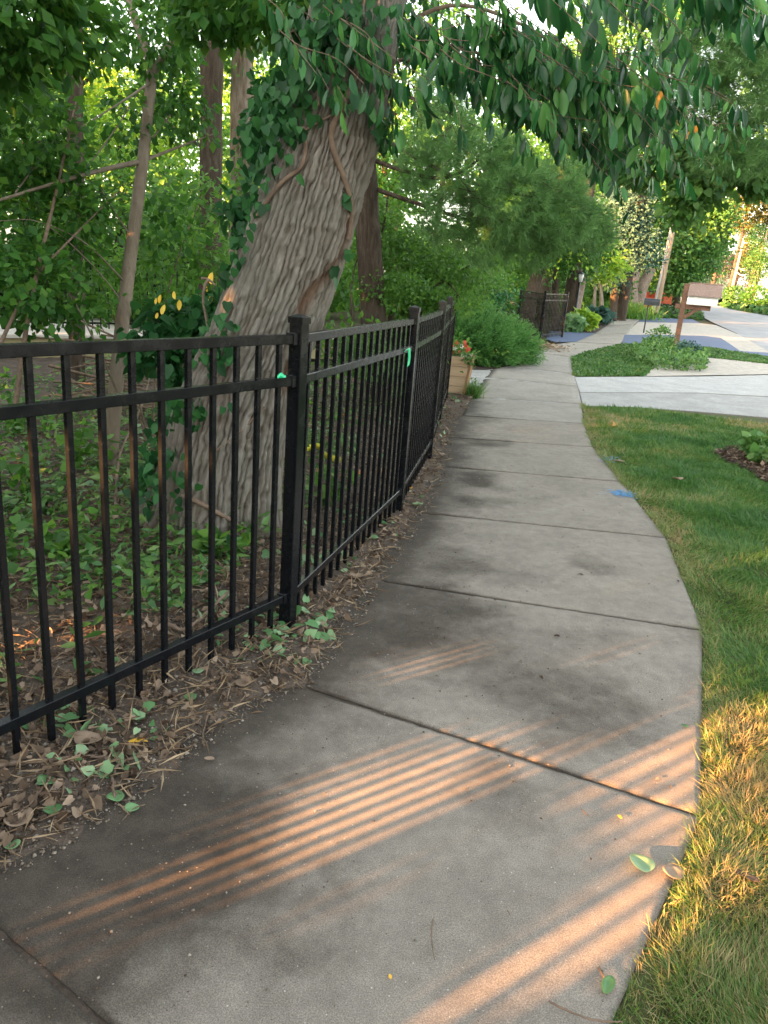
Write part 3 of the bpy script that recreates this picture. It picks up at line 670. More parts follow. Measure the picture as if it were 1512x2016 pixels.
def leaf_objs(parent, P, tip, nr, size, key, name='leaf'):
    Yv = norm(tip); Zv = norm(nr - Yv * (nr * Yv).sum(-1, keepdims=True)); Xv = np.cross(Yv, Zv)
    for i in range(len(P)):
        o = bpy.data.objects.new(name, VAR[key][int(RG.integers(len(VAR[key])))]); COL.objects.link(o); o.parent = parent; s_ = float(size[i])
        o.matrix_local = Matrix(((*(Xv[i] * s_),), (*(Yv[i] * s_),), (*(Zv[i] * s_),))).transposed().to_4x4(); o.location = Vector(P[i])
T_IVY = (T_HEART[0] * np.array([.78, 1, 1]), T_HEART[1]); T_NARROW = (T_OVAL[0] * np.array([.78, 1, 1]), T_OVAL[1]); leaf_variants('ivy', T_IVY, M['leaf_ivy']); leaf_variants('hang', T_NARROW, M['leaf_hang'], 10)
a_ = order[:290]; b_ = order[290:]
leaf_objs(vine, P[a_], tip[a_], nrm_[a_], szs[a_], 'ivy')
leaves('foliage', P[b_], tip[b_], nrm_[b_], szs[b_], T_HEART, M['leaf_ivy'], vine)
crown('foliage', [BB(640, 70, 4.4, 60, .9), BB(560, 200, 4.8, 46), BB(520, 270, 4.9, 36), BB(430, 610, 4.9, 34), BB(345, 830, 4.9, 30, 1.3), BB(330, 930, 4.7, 34), BB(470, 420, 4.95, 26, 1.6)], 230, 9, .08, .060, M['leaf_ivy'], vine, T_HEART, droop=1.0, seed=5)

# ---- drooping leaves on long twigs over the walk
HR = [  # region polygon, twig count, distance range, slope, leaf size
    ([(520, 20), (640, 10), (760, 70), (740, 150), (610, 130), (560, 120)], 15, (3.5, 3.9), (.8, .55), .115, 9),
    ([(720, -20), (1040, -20), (1090, 120), (1050, 250), (960, 190), (800, 110)], 52, (3.5, 4.8), (.85, .42), .12, 17),
    ([(960, 60), (1330, 110), (1320, 190), (1230, 300), (1110, 280), (1000, 170)], 76, (3.6, 5.0), (.85, .30), .115, 18),
    ([(1040, -30), (1512, -40), (1500, 10), (1280, 10), (1100, 20)], 26, (2.9, 4.0), (.95, .12), .125, 15),
    ([(725, 90), (800, 110), (780, 200), (740, 190)], 8, (3.9, 4.3), (.3, .8), .10, 9),
    ([(1230, 140), (1330, 170), (1400, 250), (1330, 270), (1260, 230)], 13, (4.6, 5.6), (.8, .45), .09, 9)]
LP, LT, LN, LS, TW = [], [], [], [], []
for poly, nt2, (d0, d1), (dx, dy), ls, nl in HR:
    xs_ = [p[0] for p in poly]; ys_ = [p[1] for p in poly]; c = 0
    while c < nt2:
        x, y = RG.uniform(min(xs_), max(xs_)), RG.uniform(min(ys_), max(ys_))
        if not inpoly(np.array([[x, y]]), poly)[0]: continue
        c += 1; D = RG.uniform(d0, d1); L = RG.uniform(70, 170); a1 = math.atan2(dy, dx) + RG.normal() * .38
        ex, ey = x + math.cos(a1) * L, y + math.sin(a1) * L + 12
        pts = smooth_line([dep(x - .3 * L, y - .2 * L - 4, D - .05), dep(x, y, D), dep((x + ex) / 2 + RG.normal() * 5, (y + ey) / 2 - 6 + RG.normal() * 6, D + .05), dep(ex, ey, D + RG.normal() * .12)], 16)
        TW.append((pts, np.linspace(.0035, .0014, 16)))
        for k in range(nl + int(RG.integers(4))):
            u = (k + RG.random()) / nl * 15; i = min(int(u), 14); p = pts[i] + (pts[i + 1] - pts[i]) * (u - i)
            tw = norm(pts[i + 1] - pts[i]); tpd = norm(np.array([0, 0, -1.0]) + tw * RG.uniform(-.1, .6) + rdir(1)[0] * .36)
            LP.append(p + rdir(1)[0] * .012); LT.append(tpd); LN.append(rdir(1)[0] * np.array([1, 1, .2]) + np.array([0, -.5, 0])); LS.append(ls * RG.uniform(.45, 1.15))
LP, LT, LN, LS = map(np.array, (LP, LT, LN, LS))
sc_ = -LS / np.linalg.norm(LP - np.array([0, 0, EYE]), axis=1); o_ = np.argsort(sc_)
a_, b_ = o_[:295], o_[295:]
leaf_objs(tree, LP[a_], LT[a_], LN[a_], LS[a_], 'hang')
leaves('hanging_foliage', LP[b_], LT[b_], LN[b_], LS[b_], T_NARROW, M['leaf_hang'], tree, smooth=True)
BR = [[(770, 60, 4.4), (900, 10, 4.4), (1050, 60, 4.5), (1180, 150, 4.6), (1320, 170, 4.8)], [(800, 120, 4.5), (930, 100, 4.6), (1050, 210, 4.7), (1180, 290, 4.8)], [(820, -60, 4.0), (1050, -40, 3.9), (1300, -50, 3.7), (1520, -20, 3.6)],
      [(760, 130, 4.6), (830, 105, 4.5), (900, 90, 4.4), (985, 130, 4.3)], [(690, -40, 4.2), (650, 20, 4.0), (560, 70, 3.8)]]
tubes('twig', TW + [(pline(b0, 24), np.linspace(.014, .004, 24)) for b0 in BR], M['twig'], tree, 5, kind='stuff')
for px, py, D in ((1298, 190, 4.3), (1366, 248, 5.0), (1448, 310, 5.2)):
    o = bpy.data.objects.new('leaf', None); bpy.data.objects.remove(o)
leaf_variants('orange', T_OVAL, M['orange_leaf'], 3); leaf_variants('yellow', T_OVAL, M['yellow_leaf'], 3)
def some(parent, pts, key, size, tipd=(0, 0, -1)):
    k = len(pts); leaf_objs(parent, np.array([dep(*p) for p in pts]), norm(np.array(tipd) + rdir(k) * .35), norm(np.array([0, -1, .3]) + rdir(k) * .4), size * (.6 + .7 * RG.random(k)), key)
some(tree, [(1300, 176, 3.7), (1366, 242, 4.2), (1371, 246, 4.3)], 'orange', .085)

# ------------------------------------------------------------------ woods behind the fence
def stem(pts, r, n=20): return (pline(pts, n), np.linspace(r[0], r[1], n))
def trunk_between(name, base_px, top_px, D, r0, r1, mat, parent, bend=0, sides=16):
    a = dep(*base_px, D); a_b = a.copy(); d = ray(*top_px); bpt = d * (a[1] / d[1]) + np.array([0, 0, EYE])
    a_b = a + (a - bpt) / (bpt[2] - a[2]) * (a[2] + .15); P = smooth_line([a_b, a, (a + bpt) / 2 + np.array([bend, 0, 0]), bpt, bpt + (bpt - a) * .8], 40)
    rr2 = np.linspace(r0, r1, 40); rr2[:4] *= np.array([1.5, 1.3, 1.15, 1.05]); rr2 *= 1 + .12 * (vn(np.arange(40) * .7, np.zeros(40), int(base_px[0])) - .5)
    return tubes(name, [(P, rr2)], mat, parent, sides)
def wood_tree(px, base_y, top, D, rpx, mat, lab, blobs, nc, per, cr, sz, lmat, limbs=(), tm=T_SMALL, droop=.3, grp=None, flat=.5):
    t_ = newthing('woodland_tree', lab, 'tree', grp); trunk_between('trunk', (px, base_y), top, D, rpx * D / CF, rpx * .72 * D / CF, mat, t_)
    if limbs: tubes('limb', [(pline(l, 18), np.linspace(r0, .005, 18)) for l, r0 in limbs], mat, t_, 6)
    if nc: crown('foliage', blobs, nc, per, cr, sz, lmat, t_, tm, droop=droop, seed=int(px), flat=flat)
    return t_
wood_tree(152, 760, (146, 0), 9.6, 17, M['bark_dark'], 'slim brown tree trunk at the far left beyond the fence, growing before the low wall',
          [BB(60, 40, 9, 150), BB(220, -40, 10, 120), BB(30, 200, 9, 120)], 420, 14, .28, .085, M['leaf_wood'], [([(148, 330, 9.6), (90, 280, 9.2), (20, 300, 9)], .03), ([(146, 180, 9.6), (210, 120, 9.8), (260, 40, 10)], .03)])
wood_tree(412, 700, (418, 60), 11.0, 24, M['bark_dark'], 'darker and nearer of the two straight trunks just left of the leaning tree',
          [BB(400, 40, 11, 110), BB(330, 160, 11.5, 70)], 220, 14, .3, .09, M['leaf_wood'], [([(415, 300, 11), (340, 250, 11), (280, 180, 11.4)], .03)])
wood_tree(470, 700, (478, 60), 12.5, 25, M['bark'], 'paler brown straight trunk half hidden behind the ivy of the leaning tree',
          [BB(520, 20, 12, 90), BB(480, 330, 11.5, 50)], 160, 14, .3, .09, M['leaf_wood'], [([(480, 120, 12), (530, 90, 11.5), (570, 70, 11)], .03)])
sap = newthing('sapling', 'slender pale grey sapling that forks high up, standing just behind the fence at left', 'tree')
SD = 5.6
tubes('trunk', [stem([(210, 1010, 5.95), (218, 900, 5.85), (232, 720, SD), (250, 560, SD), (268, 420, SD), (283, 300, SD), (300, 140, SD)], (.058, .038), 40), stem([(300, 145, SD), (285, 90, SD), (262, 30, SD), (240, -60, SD)], (.032, .02)), stem([(300, 145, SD), (330, 95, SD), (362, 45, SD), (385, -40, SD)], (.028, .018))], M['bark_pale'], sap, 14)
tubes('branch', [stem([(278, 318, SD), (200, 335, 5.3), (110, 360, 5.0), (-20, 400, 4.7)], (.020, .008)), stem([(278, 318, SD), (350, 290, 5.8), (430, 260, 6.0)], (.014, .004)), stem([(160, 345, 5.2), (230, 250, 5.4), (275, 175, 5.6)], (.006, .004)),
                 stem([(260, 470, SD), (215, 400, 5.4), (175, 330, 5.3)], (.008, .003)), stem([(300, 160, SD), (240, 200, 5.3), (160, 250, 5)], (.01, .003)), stem([(250, 560, SD), (170, 480, 5.2), (90, 440, 5)], (.008, .003)),
                 stem([(285, 290, SD), (350, 200, 5.9), (380, 80, 6)], (.009, .003)), stem([(30, 380, 4.9), (120, 260, 5.2), (160, 230, 5.3)], (.006, .003)), stem([(245, 600, SD), (180, 520, 5.3), (85, 440, 5.0), (0, 435, 4.8)], (.006, .002)), stem([(240, 790, SD), (190, 680, 5.2), (150, 600, 5.0)], (.009, .005))], M['bark_pale'], sap, 6)
crown('foliage', [BB(300, 60, 5.5, 80), BB(240, 240, 5.6, 60), BB(350, 220, 5.9, 55), BB(330, 440, 5.8, 45)], 150, 9, .12, .075, M['leaf_under'], sap, seed=77, droop=.8)

def shrub(name, lab, blobs, nc, per, cr, sz, lmat, stems=(), cat='shrub', tm=T_SMALL, droop=.3, grp=None, flat=.6, smat='twig', seed=None, tone=.35, shell=.6):
    t_ = newthing(name, lab, cat, grp)
    if stems: tubes('stem', [(pline(l, 14), np.linspace(r0, r0 * .3, 14)) for l, r0 in stems], M[smat], t_, 6)
    crown('foliage', blobs, nc, per, cr, sz, lmat, t_, tm, droop=droop, seed=seed, flat=flat, tone=tone, shell=shell); return t_
shrub('understory_shrub', 'dark leafy understory bush filling the left edge of the picture above the fence',
      [BB(40, 260, 5.0, 110), BB(100, 430, 5.3, 100), BB(40, 560, 4.8, 80), BB(110, 600, 5.2, 60)], 330, 11, .13, .075, M['leaf_under'],
      [([(30, 800, 4.9), (60, 600, 4.8), (110, 380, 5.0), (150, 200, 5.3)], .02), ([(-10, 700, 4.6), (60, 560, 4.8), (140, 470, 5), (230, 380, 5.4)], .014), ([(-20, 190, 4.8), (60, 130, 4.9), (100, 90, 5)], .02)], seed=21, droop=.5)
shrub('overhead_branch', 'dark leafy branch hanging across the top left corner of the picture',
      [BB(40, 20, 3.9, 100), BB(130, 60, 4.2, 75), BB(-10, 120, 4.2, 70), BB(430, -10, 4.6, 90), BB(560, -10, 4.4, 80)], 260, 10, .12, .09, M['leaf_under'],
      [([(-60, 160, 4.2), (60, 80, 4.2), (190, 20, 4.2)], .014)], cat='branch', seed=22, droop=.9)
shrub('spindly_shrub', 'thin arching shrub with loose green leaves between the sapling and the leaning tree',
      [BB(330, 520, 6.5, 90), BB(230, 560, 6.3, 70), BB(380, 400, 7, 60), BB(420, 520, 6.8, 60)], 190, 10, .17, .075, M['leaf_wood'],
      [([(300, 860, 6.6), (310, 700, 6.5), (340, 540, 6.5), (400, 380, 6.8)], .012), ([(290, 860, 6.6), (250, 700, 6.4), (200, 560, 6.2)], .01)], seed=23)
yl = shrub('low_shrub', 'broad leaved low shrub with a few yellow leaves between the sapling and the trunk', [BB(330, 650, 5.2, 50), BB(400, 640, 5.2, 48), BB(370, 720, 5.1, 45), BB(290, 690, 5.3, 34)], 130, 7, .10, .085, M['leaf_ivy'],
           [([(370, 900, 5.2), (360, 760, 5.2), (340, 640, 5.2)], .012)], seed=24, tm=T_HEART, droop=.7)
some(yl, [(306, 600, 4.75), (313, 598, 4.75), (318, 620, 4.75), (307, 628, 4.75), (345, 590, 4.8), (408, 575, 4.8), (412, 600, 4.8), (352, 612, 4.8), (416, 560, 4.8)], 'yellow', .07, (0, 0, 1))
stk = newthing('broken_branch', 'broken pale branch stub standing upright by the left side of the leaning tree', 'branch')
tubes('stem', [stem([(415, 700, 4.5), (408, 640, 4.5), (400, 590, 4.5), (404, 562, 4.5), (412, 550, 4.5)], (.006, .011)), stem([(396, 548, 4.5), (410, 550, 4.5), (424, 562, 4.5)], (.007, .007))], M['vine'], stk, 8)

# low wall of leaves farther back, tree by tree
farspec = [(40, 300, 16, 150, 'leaf_wood'), (250, 430, 18, 150, 'leaf_wood'), (230, 230, 20, 110, 'leaf_bright'), (330, 560, 15, 110, 'leaf_wood'), (520, 500, 17, 130, 'leaf_wood'), (90, 560, 15, 110, 'leaf_wood'),
           (740, 300, 18, 150, 'leaf_wood'), (760, 80, 20, 160, 'leaf_wood'), (560, 250, 20, 140, 'leaf_wood'), (900, 150, 22, 170, 'leaf_wood'), (330, 330, 23, 130, 'leaf_bright'), (985, 500, 36, 110, 'leaf_wood'), (850, 560, 17, 70, 'leaf_wood')]
wl_names = {'leaf_wood': 'mid green', 'leaf_bright': 'bright yellow green'}
where = ['at the far left edge of the woods', 'right behind the sapling', 'high up at the left against the white sky', 'low between the sapling and the leaning tree', 'directly behind the leaning trunk', 'low at the left behind the wall fence', 'just right of the leaning trunk', 'high behind the top of the leaning trunk',
         'left of the leaning trunk top', 'high behind the hanging leaves', 'in the gap right of the sapling fork', 'behind the juniper bush and the far fence', 'low behind the second fence panel']
for i, (px, py, D, r, mt) in enumerate(farspec):
    t_ = newthing('background_tree', '%s tree in the woods, %s' % (wl_names[mt], where[i]), 'tree', None)
    c = dep(px, py, D); g = np.array([c[0] + RG.normal() * .4, c[1] + .5, zt(c[1]) - .05]); R_ = r * D / CF
    tubes('trunk', [(smooth_line([g, (g + c) / 2 + np.array([RG.normal() * .2, 0, 0]), c + np.array([0, .3, R_ * .5])], 10), np.linspace(.13, .05, 10))], M['bark_dark'], t_, 8)
    bl = [(c[0], c[1], c[2], R_, R_ * .7, R_ * .9)] + [tuple(c + RG.normal(size=3) * R_ * np.array([.8, .5, .6])) + (R_ * .55,) * 3 for _ in range(3)]
    crown('foliage', bl, 620 if i != 2 else 420, 10, .30, .15, M[mt], t_, seed=100 + i, flat=.5, tone=.5, shell=.4)
struct_w = crown('woodland', [(-9, 34, 4, 8, 3, 5), (-20, 26, 4, 6, 6, 6), (2, 42, 4, 7, 3, 6), (-7, 27, 1.2, 6, 2, 1.4), (0, 33, 1.5, 4, 2, 1.8)], 5200, 9, .5, .30, M['leaf_wood'], None, seed=55, tone=.5)
tag(struct_w, 'far green woodland closing the view behind the trees', 'woodland')
# ------------------------------------------------------------------ pines, feathery trees, street trees
def tufts(name, blobs, n, mat, parent, L=.125, per=26, seed=1, out=None):
    rg = np.random.default_rng(seed); C, d = blobpts(blobs, n, .3, rg); ax = norm(d * .5 + rdir(n, rg) * .7 + np.array([0.5, -.1, -.1]) if out is None else rdir(n, rg) * .6 + np.array(out))
    P = np.repeat(C, per, 0) + np.repeat(ax, per, 0) * (rg.random(n * per) * .05)[:, None]; A = np.repeat(ax, per, 0)
    tip = norm(A * .8 + rdir(n * per, rg) * .75 + np.array([0, 0, -.12])); r = np.clip(np.repeat(rg.random(n), per) * .5 + rg.random(n * per) * .5, 0, 1)
    return leaves(name, P, tip, rdir(n * per, rg), L * (.7 + .5 * rg.random(n * per)), (T_NEEDLE[0] * np.array([1.9, 1, 1]), T_NEEDLE[1]), mat, parent, r)
pine = newthing('pine_tree', 'white pine with soft drooping needle tufts behind the leaning tree and over the far walk', 'tree')
PD = 9.0
trunk_between('trunk', (735, 620), (700, 60), PD + .5, .17, .12, M['bark_dark'], pine)
PB = [[(700, 240, 9.2), (800, 300, 8.8), (900, 350, 8.4), (1030, 385, 8.2), (1130, 395, 8.2)], [(700, 300, 9.2), (790, 335, 8.8), (880, 350, 8.5), (960, 300, 8.3), (1010, 250, 8.2)], [(705, 360, 9.2), (820, 400, 8.8), (950, 440, 8.5), (1080, 450, 8.6), (1170, 470, 8.8)],
      [(700, 180, 9.2), (800, 190, 8.7), (900, 230, 8.4), (960, 260, 8.2)], [(900, 350, 8.4), (960, 410, 8.3), (1020, 470, 8.3)], [(705, 120, 9.2), (830, 110, 8.8), (940, 160, 8.5)]]
tubes('branch', [(pline(b0, 20), np.linspace(.03, .006, 20)) for b0 in PB], M['bark_dark'], pine, 7)
PBL = [BB(870, 250, 8.4, 62), BB(935, 330, 8.2, 72), BB(1010, 395, 8.1, 80), BB(1095, 420, 8.3, 72), BB(1160, 450, 8.7, 45), BB(880, 420, 8.5, 62), BB(960, 470, 8.5, 50), BB(1050, 485, 8.6, 40), BB(820, 330, 8.7, 40), BB(1000, 320, 8.2, 50), BB(850, 180, 8.8, 40), BB(1100, 360, 8.5, 50)]
tufts('needles', PBL, 2600, M['needle'], pine, seed=4)
rg4 = np.random.default_rng(8); C4, d4 = blobpts(PBL, 110, .2, rg4)
tubes('twig', [(smooth_line([c - (np.array([.16, -.02, -.02]) + rdir(1, rg4)[0] * .12), c - np.array([.07, 0, 0]) + rdir(1, rg4)[0] * .03, c], 6), np.linspace(.004, .0015, 6)) for c in C4], M['bark_dark'], pine, 4, kind='stuff')
pine2 = newthing('pine_tree', 'pine branch with long soft needles reaching in at the top right corner', 'tree')
pb = dep(1750, 620, 9.0); pb[2] = 0
tubes('trunk', [(smooth_line([pb - np.array([0, 0, .2]), pb + np.array([0, 0, 3]), pb + np.array([-.2, 0, 7])], 20), np.linspace(.2, .1, 20))], M['bark_dark'], pine2, 12)
tubes('branch', [(pline(l, 20), np.linspace(.03, .006, 20)) for l in ([(1740, 150, 8.6), (1600, 130, 8), (1512, 126, 7.6), (1430, 122, 7.3), (1340, 115, 7.2)], [(1740, 260, 8.8), (1600, 230, 8.2), (1480, 240, 7.8), (1390, 270, 7.7)])], M['bark_dark'], pine2, 7)
tufts('needles', [BB(1400, 95, 7.3, 80), BB(1480, 60, 7.4, 70), BB(1470, 170, 7.6, 80), BB(1390, 190, 7.8, 70), BB(1500, 280, 8.0, 70), BB(1420, 290, 8.2, 60), BB(1330, 110, 7.6, 50), BB(1560, 150, 7.8, 80)], 2000, M['needle'], pine2, seed=5, out=(-.6, -.1, 0))

def feather(lab, blobs, nc, seed, stems, D=10):
    t_ = newthing('feathery_tree', lab, 'tree'); tubes('trunk', [(pline(l, 18), np.linspace(r0, r0 * .4, 18)) for l, r0 in stems], M['bark_dark'], t_, 8)
    crown('foliage', blobs, nc, 16, .20, .055, M['leaf_feather'], t_, seed=seed, flat=.22, droop=.1, tone=.6, shell=.3); return t_
feather('feathery tree with fine leaflets behind the fence, right of the leaning trunk',
        [BB(760, 500, 10, 70, .6), BB(840, 480, 10.5, 70, .6), BB(900, 530, 10, 70, .55), BB(780, 570, 9.5, 60, .5), BB(970, 500, 11, 50, .6), BB(860, 590, 9.8, 60, .4), BB(740, 420, 10, 50, .7)], 760, 31,
        [([(745, 700, 9.8), (735, 600, 9.8), (750, 480, 9.8), (765, 380, 9.9)], .03), ([(690, 720, 9.2), (696, 640, 9.2), (690, 560, 9.3)], .02), ([(800, 700, 9.9), (840, 590, 10), (870, 555, 10), (930, 520, 10)], .022), ([(870, 555, 10), (885, 560, 9.8), (905, 585, 9.7)], .015), ([(690, 650, 9.4), (700, 520, 9.4), (755, 440, 9.6)], .012)])
feather('lighter feathery tree overhanging the juniper bush', [BB(950, 545, 14, 50, .6), BB(985, 500, 15, 45, .6), BB(925, 590, 14, 40, .5), BB(905, 550, 13, 45, .5)], 360, 32, [([(935, 700, 18), (945, 620, 17.5), (965, 540, 16)], .05)])
shrub('background_shrub', 'loose blue green bush directly behind the juniper', [BB(955, 605, 17.5, 38), BB(935, 580, 18, 40), BB(975, 570, 18.5, 28)], 180, 10, .3, .10, M['leaf_ivy'], [([(985, 690, 17.8), (985, 600, 17.8)], .05)], seed=33)
shrub('background_shrub', 'dark green undergrowth seen through the second fence panel', [BB(700, 690, 8.5, 60, .7), BB(780, 700, 9.5, 60, .7), BB(860, 690, 12, 50, .7)], 330, 10, .2, .08, M['leaf_wood'], (), seed=34)

# juniper: many feathery sprays
jun = newthing('juniper_bush', 'spreading dark green juniper bush beside the walk beyond the planter', 'bush')
JB = [BB(925, 655, 16.0, 58, .75), BB(985, 680, 16.3, 50, .66), BB(1018, 692, 16.6, 32, .66), BB(950, 690, 15.8, 55, .6), BB(905, 680, 15.6, 45, .8)]
rgj = np.random.default_rng(6); nj = 2300; C, d = blobpts(JB, nj, .85, rgj); C[:, 2] = np.maximum(C[:, 2], .08)
ax = norm(d + np.array([.35, -.1, .45]) + rdir(nj, rgj) * .45); per = 20
tt = np.tile(np.linspace(0, 1, per), nj); P = np.repeat(C, per, 0) + np.repeat(ax, per, 0) * (tt * .34)[:, None] + rgj.normal(size=(nj * per, 3)) * .012
tip = norm(np.repeat(ax, per, 0) + rdir(nj * per, rgj) * .65); rn = np.clip(np.repeat(rgj.random(nj), per) * .45 + tt * .4 + .15 * rgj.random(nj * per), 0, 1)
leaves('foliage', P, tip, rdir(nj * per, rgj), .085 * (1.15 - .5 * tt), (T_LONG[0] * np.array([.9, 1, 1]), T_LONG[1]), M['juniper'], jun, rn)
jb = at(965, 712); tubes('stem', [(smooth_line([np.array([jb[0] + RG.normal() * .1, jb[1] + .8, 0]), np.array([jb[0] + RG.normal() * .6, jb[1] + .7 + RG.normal() * .3, .5])], 6), np.linspace(.03, .01, 6)) for _ in range(9)], M['twig'], jun, 6)
struct(sheet('juniper_bed', pxy([(895, 728), (960, 728), (1040, 716), (1058, 700), (1040, 690), (900, 705)]), .006, M['mulch']))

# trees along the street
def street_tree(lab, trunks, blobs, nc, per, cr, sz, mat, seed, bark='bark_dark', tm=T_SMALL, flat=.6, tone=.5, name='street_tree'):
    t_ = newthing(name, lab, 'tree'); 
    L = []
    for l, r0 in trunks:
        P = pline(l, 16); P[0, 2] = zt(P[0, 1]) - .1; L.append((P, np.linspace(r0, r0 * .6, 16)))
    if L: tubes('trunk', L, M[bark], t_, 12)
    crown('foliage', blobs, nc, per, cr, sz, mat, t_, tm, seed=seed, flat=flat, tone=tone, shell=.5); return t_
street_tree('leaning dark trunk rising behind the far fence under a dense dark crown', [([(1035, 650, 27), (1045, 590, 27), (1058, 540, 27), (1085, 485, 27)], .28)], [BB(1100, 470, 26, 60), BB(1060, 440, 27, 50), BB(1160, 480, 27, 40)], 520, 12, .45, .16, M['leaf_under'], 41)
street_tree('straight dark trunk just right of the leaning one behind the far fence', [([(1093, 640, 29), (1093, 580, 29), (1096, 500, 29)], .17)], [BB(1130, 440, 29, 50), BB(1030, 500, 28, 40)], 340, 12, .45, .16, M['leaf_wood'], 42)
street_tree('thick grey trunk standing right behind the thin lamp post', [([(1122, 655, 31), (1132, 600, 31), (1142, 560, 31), (1146, 530, 31)], .30)], [BB(1120, 540, 31, 30), BB(1140, 510, 31, 34)], 200, 12, .4, .17, M['maple'], 43, 'bark')
street_tree('bright green young tree between the lamp post and the wide trunks', [([(1168, 640, 34), (1170, 600, 34), (1172, 560, 34)], .10), ([(1178, 640, 34), (1184, 600, 34), (1182, 560, 34)], .12)], [BB(1182, 515, 34, 26), BB(1200, 530, 34, 18), BB(1165, 530, 34, 18)], 260, 12, .45, .2, M['leaf_bright'], 44, 'bark_pale')
street_tree('blue grey spruce hanging over the far walk', [([(1205, 640, 38), (1210, 560, 38), (1215, 420, 38)], .22)], [BB(1235, 400, 37, 46, 1.2), BB(1215, 460, 37, 50), BB(1255, 490, 37, 38), BB(1200, 540, 37, 24), BB(1225, 350, 38, 30)], 900, 12, .5, .18, M['spruce'], 45)
street_tree('wide brown double trunk by the walk near the wooden utility pole', [([(1240, 612, 47), (1238, 580, 47), (1243, 550, 47), (1256, 515, 47)], .62), ([(1252, 612, 48), (1262, 570, 48), (1282, 530, 48)], .5)], [BB(1280, 440, 47, 50), BB(1310, 400, 47, 50)], 700, 12, .8, .28, M['maple'], 46, 'bark')
street_tree('tall leafy green tree right of the utility pole', [([(1330, 600, 62), (1335, 560, 62), (1340, 500, 62)], .35)], [BB(1350, 500, 58, 55), BB(1390, 440, 58, 50), BB(1330, 420, 58, 50), BB(1370, 380, 58, 48), BB(1400, 490, 60, 26), BB(1335, 545, 58, 32)], 1500, 12, .9, .34, M['maple'], 47)
street_tree('dark low leafy tree behind the orange mesh fence', [([(1200, 620, 44), (1202, 590, 44), (1205, 565, 44)], .18)], [BB(1204, 570, 44, 22)], 160, 12, .6, .25, M['leaf_under'], 48)
street_tree('green woods closing the street behind the walk', [], [BB(1150, 560, 60, 90, .5), BB(1060, 520, 50, 90, .8), BB(1260, 560, 70, 70, .5), BB(1050, 400, 45, 100), BB(1180, 380, 55, 90), BB(1290, 320, 60, 90)], 2600, 9, 1.0, .5, M['leaf_wood'], 49, name='background_tree')
yt = [(1400, 520, 115, 44, 'maple', 'dark green tree filling the far bend of the road'), (1500, 470, 100, 50, 'gold', 'golden tree right of the far utility poles'), (1210, 60, 26, 110, 'maple', 'tall green tree crown high behind the hanging leaves at the top right'), (1330, 30, 34, 90, 'leaf_wood', 'yellow green sunlit crown at the top right behind the pine needles'), (1130, 200, 30, 90, 'leaf_wood', 'green tree crown seen between the hanging leaves and the pine'), (1480, 380, 95, 70, 'gold', 'tall yellow green sunlit tree at the right edge of the picture'), (1440, 430, 120, 30, 'gold', 'sunlit yellow tree behind the two far utility poles'),
      (1500, 520, 92, 40, 'maple', 'green tree behind the right one of the far utility poles'), (1400, 515, 130, 28, 'purple', 'purple leaved tree in the middle of the far street'), (1455, 535, 110, 42, 'purple', 'wide dark purple tree between the two far utility poles'),
      (1375, 558, 100, 30, 'spruce', 'rounded blue green tree at the end of the road'), (1330, 560, 110, 24, 'leaf_bright', 'yellow green bush far behind the orange mesh'), (1350, 330, 80, 60, 'maple', 'large green tree high above the far street'), (1470, 250, 85, 80, 'maple', 'tall green crown behind the top right pine'),(1400, 440, 130, 26, 'gold','pale yellow tree farthest down the street')]
for i, (px, py, D, r, mt, lab) in enumerate(yt):
    R_ = r * D / CF; c = dep(px, py, D); t_ = newthing('distant_tree', lab, 'tree')
    g = np.array([c[0], c[1] + 1, zt(min(c[1], 140))]); tubes('trunk', [(smooth_line([g - np.array([0, 0, .2]), (g + c) / 2, c], 8), np.linspace(.3, .15, 8))], M['bark_dark'], t_, 8)
    bl = [(*c, R_, R_ * .6, R_)] + [tuple(c + RG.normal(size=3) * R_ * .6) + (R_ * .5,) * 3 for _ in range(3)]
    crown('foliage', bl, 620, 10, R_ * .17, R_ * .08, M[mt], t_, seed=200 + i, tone=.5, shell=.5)
def bushat(px, py, D, r, mt, lab, nc=90, sz=.12, sq=.8, cat='bush', name='bush', grp=None, seed=None, tm=T_SMALL, droop=0):
    t_ = newthing(name, lab, cat, grp); c = dep(px, py, D); R_ = r * D / CF; crown('foliage', [(c[0], c[1], max(c[2], zt(c[1]) + R_ * sq * .6), R_, R_, R_ * sq)], nc, 10, R_ * .22, sz, M[mt], t_, tm, seed=seed or int(px), shell=.7, droop=droop); return t_
bushat(1445, 580, 90, 20, 'maple', 'rounded green bush on the far verge behind the yellow hydrant', sz=.3)
bushat(1490, 585, 80, 26, 'leaf_wood', 'low green bushes at the foot of the right far utility pole', sz=.3)
bushat(1395, 575, 110, 18, 'maple', 'low green bush at the far bend of the road', sz=.3)
bushat(1150, 628, 29, 20, 'leaf_bright', 'yellow green hosta clump at the foot of the lamp post', 60, .28, .5, 'plant', 'hosta', tm=T_HEART, droop=.5)
bushat(1131, 636, 28, 14, 'clip', 'small pale hosta left of the lamp post foot', 30, .25, .5, 'plant', 'hosta', tm=T_HEART, droop=.5)
bushat(1176, 618, 33, 16, 'spruce', 'blue green hosta behind the yellow green one', 50, .28, .5, 'plant', 'hosta', tm=T_HEART, droop=.5)
bushat(1190, 622, 34, 11, 'spruce', 'smaller blue green hosta right of the other blue one', 30, .28, .5, 'plant', 'hosta', tm=T_HEART, droop=.5)
bushat(1060, 600, 34, 40, 'leaf_wood', 'green undergrowth seen through the bars of the short far fence', 200, .22)
bushat(1225, 590, 50, 28, 'leaf_wood', 'green undergrowth behind the tall grassy clump', 160, .3)
